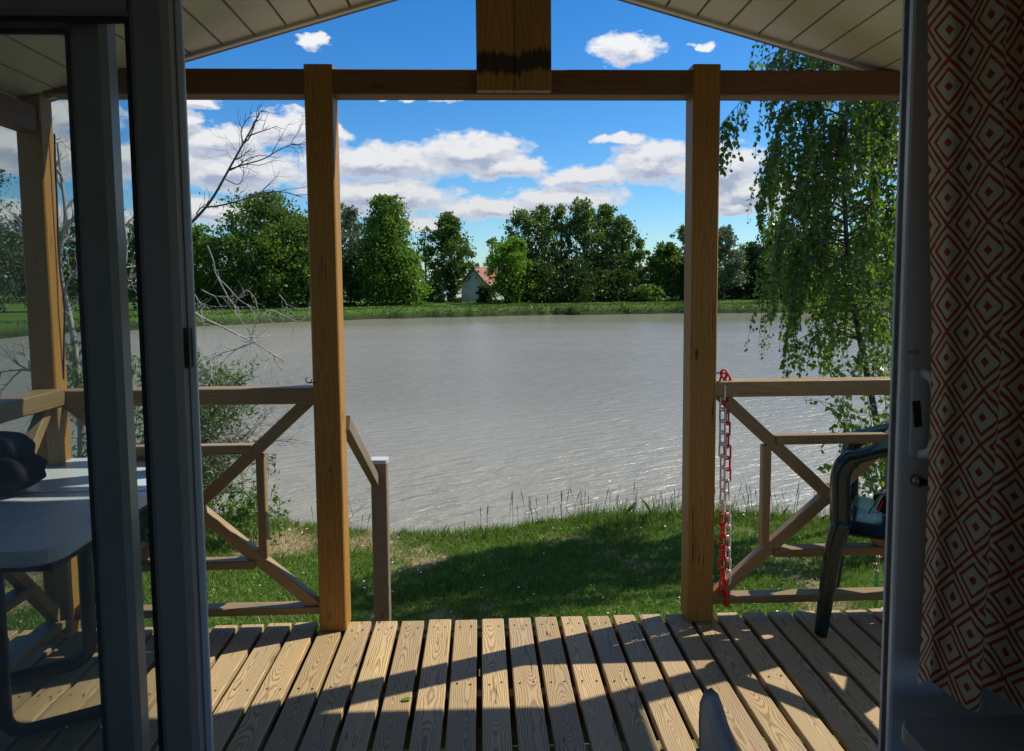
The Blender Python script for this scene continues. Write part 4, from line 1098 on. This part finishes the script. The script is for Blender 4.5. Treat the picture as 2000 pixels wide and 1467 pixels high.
# ------------------------------------------------------------------ far houses
def house(px0, px1, yeave, yridge, ybase, D, label, depth, long_, roofm=M_tile):
    A = at(px0, ybase, D); B = at(px1, ybase, D); zb_h = float(ground_z(A.x, D)); ze = at(px0, yeave, D).z; zr = at((px0+px1)/2, yridge, D).z
    h = empty('house', (A.x, D, zb_h), label, 'house')
    x0_, x1_ = A.x, B.x; xm = (x0_+x1_)/2
    b = MB(); vs = [(x0_, D, zb_h-.3), (x1_, D, zb_h-.3), (x1_, D, ze), (xm, D, zr-.1), (x0_, D, ze), (x0_+long_, D+depth, zb_h-.3), (x1_+long_, D+depth, zb_h-.3), (x1_+long_, D+depth, ze), (xm+long_, D+depth, zr-.1), (x0_+long_, D+depth, ze)]
    b.add(vs, [[0, 1, 2, 3, 4], [9, 8, 7, 6, 5], [1, 6, 7, 2], [0, 4, 9, 5]]); b.build('wall', M_render, h)
    ov = .35
    for nm, xe in (('roof', x0_-ov), ('roof', x1_+ov)):
        zz0 = ze-(zr-ze)/(x1_-xm)*ov; b = MB()
        u1 = Vector((long_, depth, 0)); u0 = -u1.normalized()*.35
        vs = [Vector((xm, D, zr))+u0, Vector((xe, D, zz0))+u0, Vector((xe, D, zz0))+u1, Vector((xm, D, zr))+u1]
        vs = [v+Vector((0, 0, t)) for t in (0, .18) for v in vs]
        b.add(vs, [[0, 1, 2, 3], [7, 6, 5, 4], [0, 4, 5, 1], [1, 5, 6, 2], [2, 6, 7, 3], [3, 7, 4, 0]]); b.build(nm, roofm, h)
    b = MB(); cx = xm+long_*.06; b.box((cx-.25, D+.6, zr-.2), (cx+.25, D+1.1, zr+.6)); b.build('chimney', M_render, h)
    return h
house(901, 953, 556, 524, 574, 93, 'white gabled house with orange tiled roof between lone dark tree and small fresh tree', 8, 6)
h2 = house(836, 868, 556, 538, 580, 97, 'small building with a red roof behind the thin sparse tree', 5, 2)
b = MB(); A = at(868, 548, 95); B = at(882, 566, 95); b.box((A.x, 95, B.z), (B.x, 95.3, A.z)); tag(b.build('blue_board', M_blue), 'small blue board beside the red roofed building', 'board')
wb = empty('shed', tuple(at(1238, 565, 99)), 'low white building showing between trees right of the poplars', 'building')
A = at(1212, 537, 99); B = at(1268, 580, 99); b = MB(); b.box((A.x, 99, B.z-.5), (B.x, 104, A.z)); b.build('wall', M_render, wb)
b = MB(); b.box((A.x-.3, 98.7, A.z+.005), (B.x+.3, 104.3, A.z+.22)); b.build('roof', M_clad, wb)

# ------------------------------------------------------------------ birch at right
def pxpath(pts, Y, dy=0.): n_ = len(pts); return [at(x, y, Y+dy*i_/max(1, n_-1)) for i_, (x, y) in enumerate(pts)]
def birch():
    Yb = 6.3
    tp = [at(1738, 1010, Yb), at(1722, 880, Yb), at(1697, 745, Yb), at(1668, 610, Yb), at(1652, 470, Yb), at(1648, 330, Yb), at(1655, 180, Yb), at(1668, 30, Yb), at(1685, -110, Yb)]
    tp[0].z = ZG-.1
    t = empty('birch_tree', tuple(tp[0]), 'weeping birch with small hanging leaves at the right edge of the lawn', 'tree')
    T = smoothpath(tp, 2); R = np.linspace(.034, .007, len(T)); tp_paths = [(T, R)]
    tube_obj('trunk', tp_paths, M_bark, t, 8)
    zs = T[:, 2]; paths = []; LC = []; LA = []
    r = np.random.default_rng(55)
    for q in range(140):
        z0_ = r.uniform(.75, zs[-1]-.05) if q > 30 else r.uniform(1.9, zs[-1])
        s0 = np.array([np.interp(z0_, zs, T[:, 0]), np.interp(z0_, zs, T[:, 1]), z0_])
        a = r.uniform(0, 2*PI); rel = (z0_-.6)/(zs[-1]-.6)
        Lb = np.interp(rel, [0, .25, .6, .85, 1], [.55, .85, .92, .92, .6])*r.uniform(.6, 1.08)
        if math.cos(a) < -.3: Lb *= .86
        dr = np.array([math.cos(a), math.sin(a), 0]); P = [s0]
        for k_ in range(1, 7):
            s = k_/6; P.append(s0+dr*Lb*s*(1-.12*s)+np.array([0, 0, Lb*(.55*s-.62*s*s)])+r.normal(0, .018, 3))
        P = smoothpath(P, 1); paths.append((P, np.linspace(.009, .0022, len(P))))
        m_ = int(11*Lb)+3
        for w_ in range(m_):
            s = r.uniform(.22, 1); p0 = np.array([np.interp(s*(len(P)-1), np.arange(len(P)), P[:, c_]) for c_ in range(3)])
            Lt = r.uniform(.22, .62)*(1.25 if s > .7 else .9)*(1 if z0_ > 1.3 else .6)
            sw = r.normal(0, .10, 3)*Lt; Q = [p0+dr*.10*Lt*math.sin(u_*1.6)+sw*u_+np.array([0, 0, -Lt*u_*(.35+.65*u_)]) for u_ in np.linspace(0, 1, 6)]
            Q = np.array(Q); paths.append((Q, np.linspace(.0022, .001, 6)))
            nlv = int(Lt/.024)
            for v_ in range(nlv):
                u_ = (v_+r.random())/nlv*5; pt = np.array([np.interp(u_, np.arange(6), Q[:, c_]) for c_ in range(3)])
                for _ in range(1 if r.random() < .6 else 2):
                    LC.append(pt+r.normal(0, .013, 3)); LA.append(np.array([0, 0, -1.])+r.normal(0, .45, 3))
    for pp in ([(1655, 60), (1590, 95), (1530, 120), (1470, 175), (1432, 215), (1408, 245)], [(1655, 120), (1600, 130), (1560, 128), (1520, 112), (1500, 128)], [(1650, 280), (1600, 262), (1540, 250), (1500, 300), (1482, 400)], [(1652, 420), (1600, 380), (1545, 360), (1520, 450), (1510, 560)], [(1665, 560), (1620, 500), (1570, 500), (1548, 580), (1535, 660)], [(1655, 180), (1610, 190), (1560, 200), (1520, 215), (1505, 290)]):
        P = smoothpath(pxpath(pp, Yb, -.3), 2); paths.append((P, np.linspace(.006, .0015, len(P))))
        for q in range(26):
            s = r.uniform(.25, 1)*(len(P)-1); p0 = np.array([np.interp(s, np.arange(len(P)), P[:, c_]) for c_ in range(3)]); Lt = r.uniform(.12, .45)
            Q = np.array([p0+r.normal(0, .012, 3)*u_*2+np.array([0, 0, -Lt*u_]) for u_ in np.linspace(0, 1, 5)]); paths.append((Q, np.linspace(.002, .001, 5)))
            for v_ in range(int(Lt/.017)):
                u_ = r.random()*4; LC.append(np.array([np.interp(u_, np.arange(5), Q[:, c_]) for c_ in range(3)])+r.normal(0, .008, 3)); LA.append(np.array([0, 0, -1.])+r.normal(0, .45, 3))
    tube_obj('branches', paths, M_twigd, t, 4)
    LC = np.array(LC); L = np.clip(r.lognormal(math.log(.036), .28, len(LC)), .016, .065); print('birch leaves', len(LC))
    V = cards(LC, L, L*.78, axis=np.array(LA), jitter=.25)
    o = np_mesh('leaves', V, 4, LEAF['birch'], t); o['kind'] = 'stuff'
birch()
# long spray reaching left under the roof edge belongs to the same birch, higher branch
def leafy_shrub(name, label, cat, stems, leaf, seed, lsize, per_m, spread=.05, twig=M_twigd, sub=3, sublen=.25, rad=.006, down=.2):
    r = np.random.default_rng(seed); base = stems[0][0]
    t = empty(name, tuple(base), label, cat); paths = []; LC = []; LA = []
    for P in stems:
        P = smoothpath(P, 2); paths.append((P, np.linspace(rad, rad*.25, len(P))))
        seg = np.linalg.norm(np.diff(P, axis=0), axis=1).sum()
        twl = [P]
        for q in range(int(sub*seg*3)):
            s = r.uniform(.2, 1)*(len(P)-1); p0 = np.array([np.interp(s, np.arange(len(P)), P[:, c_]) for c_ in range(3)])
            d_ = unit(r.normal(0, 1, (1, 3))+np.array([[0, 0, .35-down]]))[0]; Ls = sublen*r.uniform(.4, 1.2)
            Q = np.array([p0+d_*Ls*u_+np.array([0, 0, -down*Ls*u_*u_])+r.normal(0, .006, 3) for u_ in np.linspace(0, 1, 5)])
            paths.append((Q, np.linspace(rad*.35, rad*.13, 5))); twl.append(Q)
        for Q in twl:
            sg = np.linalg.norm(np.diff(Q, axis=0), axis=1).sum(); nl_ = int(sg*per_m); 
            for v_ in range(nl_):
                u_ = r.uniform(.15, 1)*(len(Q)-1); LC.append(np.array([np.interp(u_, np.arange(len(Q)), Q[:, c_]) for c_ in range(3)])+r.normal(0, spread*.3, 3))
    tube_obj('stems', paths, twig, t, 4)
    if LC:
        LC = np.array(LC); L = r.uniform(lsize*.6, lsize*1.2, len(LC)); V = cards(LC, L, L*(.3 if leaf == 'willow' else .75), axis=np.array([[0, 0, -.2]]), jitter=1.)
        o = np_mesh('leaves', V, 4, LEAF[leaf], t); o['kind'] = 'stuff'; print(name, len(LC))
    return t
st_ = []
r = random.Random(8)
for q in range(14):
    x1 = r.uniform(1615, 1790); y1 = r.uniform(670, 860); Yq = r.uniform(5.4, 6.0)
    b0 = at(1745+r.uniform(-12, 25), 1050, Yq); b0.z = ZG-.03
    st_.append([b0, at((1735+x1)/2+8, 920, Yq), at(x1, y1, Yq)])
leafy_shrub('hazel_sapling', 'broad leaved dark sapling below the birch, behind the right railing', 'sapling', st_, 'birch', 31, .055, 26, sub=3, sublen=.26, down=.3)

# willow-like shrub and bare branches at left
st_ = []; r = random.Random(12)
for q in range(85):
    x1 = r.uniform(120, 540) if q % 2 else r.uniform(380, 500); y1 = r.choice([r.uniform(660, 760), r.uniform(760, 900), r.uniform(880, 985)]); 
    if x1 > 420: y1 = max(y1, 735)
    Yq = r.uniform(6.2, 7.0); b0 = at(r.uniform(150, 330), 1010, Yq); b0.z = ZG-.08
    st_.append([b0, at((x1+240)/2, (1000+y1)/2-15, Yq), at(x1, y1, Yq)])
leafy_shrub('willow_shrub', 'loose willow shrub with narrow pale leaves behind the left railing', 'shrub', st_, 'willow', 33, .055, 36, sub=5, sublen=.32, rad=.006)
st_ = []
for q in range(26):
    x1 = r.uniform(380, 560); y1 = r.uniform(958, 1000); Yq = r.uniform(6.0, 6.25); b0 = at(x1+r.uniform(-12, 12), 1030, Yq); b0.z = ZG-.05; st_.append([b0, at(x1, (1030+y1)/2, Yq), at(x1+r.uniform(-10, 10), y1, Yq)])
leafy_shrub('bank_weeds', 'clump of leafy green weeds at the left end of the bank', 'plant', st_, 'mid', 35, .034, 80, sub=3, sublen=.10, rad=.003)['kind'] = 'stuff'

def bare(name, label, trunks, mat, seed, Y, nt=9, tl=.28, r0=.014, lv=2):
    r = np.random.default_rng(seed); paths = []
    t = empty(name, tuple(trunks[0][0][0]), label, 'branch')
    def grow(P, rr, level, tl):
        paths.append((P, np.linspace(rr, rr*.3, len(P))))
        if level == 0: return
        n_ = max(2, int(nt*(.6 if level < lv else 1)))
        for q in range(n_):
            s = r.uniform(.25, 1)*(len(P)-1); i0 = int(min(len(P)-2, s)); p0 = P[i0]+(P[i0+1]-P[i0])*(s-i0)
            d = unit((P[i0+1]-P[i0])[None])[0]; sd = unit(np.cross(d, r.normal(size=3))[None])[0]; an = r.uniform(.5, 1.0)
            dr = d*math.cos(an)+sd*math.sin(an); L_b = tl*r.uniform(.4, 1.2); k_ = 6; Q = [p0]; dd = dr.copy()
            for _ in range(k_): dd = unit((dd+r.normal(0, .20, 3))[None])[0]; Q.append(Q[-1]+dd*L_b/k_)
            grow(np.array(Q), max(.0013, rr*.45), level-1, tl*.55)
    for P, rr in trunks: grow(smoothpath(P, 2), rr, lv, tl)
    tube_obj('limbs', paths, mat, t, 5)
    return t
Yb = 6.4
bare('bare_branch', 'dark bare branch reaching up against the clouds left of the left middle post',
 [(pxpath([(300, 520), (345, 462), (385, 425), (415, 390), (445, 335), (470, 290), (488, 258), (507, 222)], Yb), .016),
  (pxpath([(398, 405), (430, 402), (470, 392), (505, 378), (545, 372), (590, 385)], Yb, .2), .009),
  (pxpath([(446, 332), (480, 320), (515, 312), (545, 292), (575, 280)], Yb, .15), .008),
  (pxpath([(440, 350), (470, 365), (478, 330), (470, 310)], Yb, .1), .005)], M_twigd, 3, Yb, nt=7, tl=.32, lv=2)
Yb = 6.1
bare('bare_branches', 'tangle of pale dead branches hanging over the water behind the left railing',
 [(pxpath([(300, 500), (350, 560), (368, 600), (392, 620), (430, 636), (460, 652), (495, 668), (530, 690), (555, 705)], Yb, .2), .012),
  (pxpath([(405, 480), (418, 510), (420, 538), (445, 560), (470, 590), (500, 602)], Yb, .1), .006),
  (pxpath([(425, 542), (440, 570), (455, 598), (480, 560), (500, 585)], Yb, .1), .006),
  (pxpath([(392, 565), (420, 580), (446, 578), (460, 600)], Yb), .005),
  (pxpath([(490, 665), (500, 630), (515, 610), (535, 605), (560, 620), (592, 632), (604, 600)], Yb, .2), .006),
  (pxpath([(465, 600), (468, 625), (490, 650), (495, 668)], Yb), .005),
  (pxpath([(380, 575), (395, 600), (395, 620)], Yb), .005),
  (pxpath([(355, 640), (375, 632), (392, 622)], Yb), .006),
  (pxpath([(545, 575), (560, 592), (562, 612)], Yb+.2), .004),
  (pxpath([(495, 668), (470, 680), (430, 690), (410, 705)], Yb, -.1), .006),
  (pxpath([(480, 672), (450, 690), (425, 720)], Yb, -.1), .004),
  (pxpath([(500, 672), (530, 710), (545, 750)], Yb), .003)], M_twig, 5, Yb, nt=5, tl=.24, lv=2)
bare('bare_tree', 'pale bare tree seen between the left corner post and the first door upright',
 [(pxpath([(150, 1000), (160, 850), (150, 700), (135, 610), (122, 560), (115, 500), (130, 430), (120, 350), (112, 280)], 6.6), .030),
  (pxpath([(150, 700), (200, 620), (240, 560), (250, 480), (240, 420)], 6.7), .014),
  (pxpath([(135, 600), (175, 560), (190, 480), (180, 380), (170, 300)], 6.7), .012),
  (pxpath([(145, 760), (90, 730), (40, 720), (-20, 730)], 6.5), .018),
  (pxpath([(120, 560), (80, 470), (20, 430), (-30, 410)], 6.5), .010),
  (pxpath([(150, 740), (110, 780), (60, 850), (20, 880)], 6.5), .012)], M_twig, 6, 6.6, nt=10, tl=.45, lv=2)
bare('driftwood_twigs', 'few thin dark twigs sticking out of the water beside the newel post',
 [(pxpath([(672, 1030), (690, 1005), (712, 985)], 7.2), .003), (pxpath([(690, 1008), (680, 975), (673, 960)], 7.2), .003)], M_twigd, 7, 7.2, nt=4, tl=.14, lv=1)
# left twigs dense mesh behind the railing
bare('twig_thicket', 'dense thicket of thin leafless twigs behind the left railing above the lawn',
 [([at(300+q*7, 1000, 6.3+.04*q), at(330+q*9, 930-6*(q % 5), 6.3+.04*q), at(400+q*12, 860-12*(q % 6), 6.3+.04*q)], .004) for q in range(14)], M_twigd, 8, 6.3, nt=9, tl=.30, lv=2)
# a few red flowers behind the chair
fl = empty('red_flowers', tuple(gr(1716, 1170, ZG)), 'small red and orange flowers in the grass under the green chair', 'flower')
for q in range(5):
    p = at(1712+3*(q % 3), 1062+14*q, 4.6); b = MB(); b.tube([(p.x, p.y, ZG), (p.x, p.y, p.z)], .002, 5); b.build('stem', M_cordg, fl)
    b = MB()
    for a in range(5): an = a*2*PI/5; b.add([(p.x, p.y, p.z), (p.x+.016*math.cos(an-.4), p.y+.016*math.sin(an-.4), p.z+.008), (p.x+.02*math.cos(an), p.y+.02*math.sin(an), p.z+.014), (p.x+.016*math.cos(an+.4), p.y+.016*math.sin(an+.4), p.z+.008)], [[0, 1, 2, 3]])
    b.build('petals', M_flower, fl)
S.cycles.max_bounces = 6; S.cycles.transparent_max_bounces = 12; S.cycles.diffuse_bounces = 3; S.cycles.glossy_bounces = 2
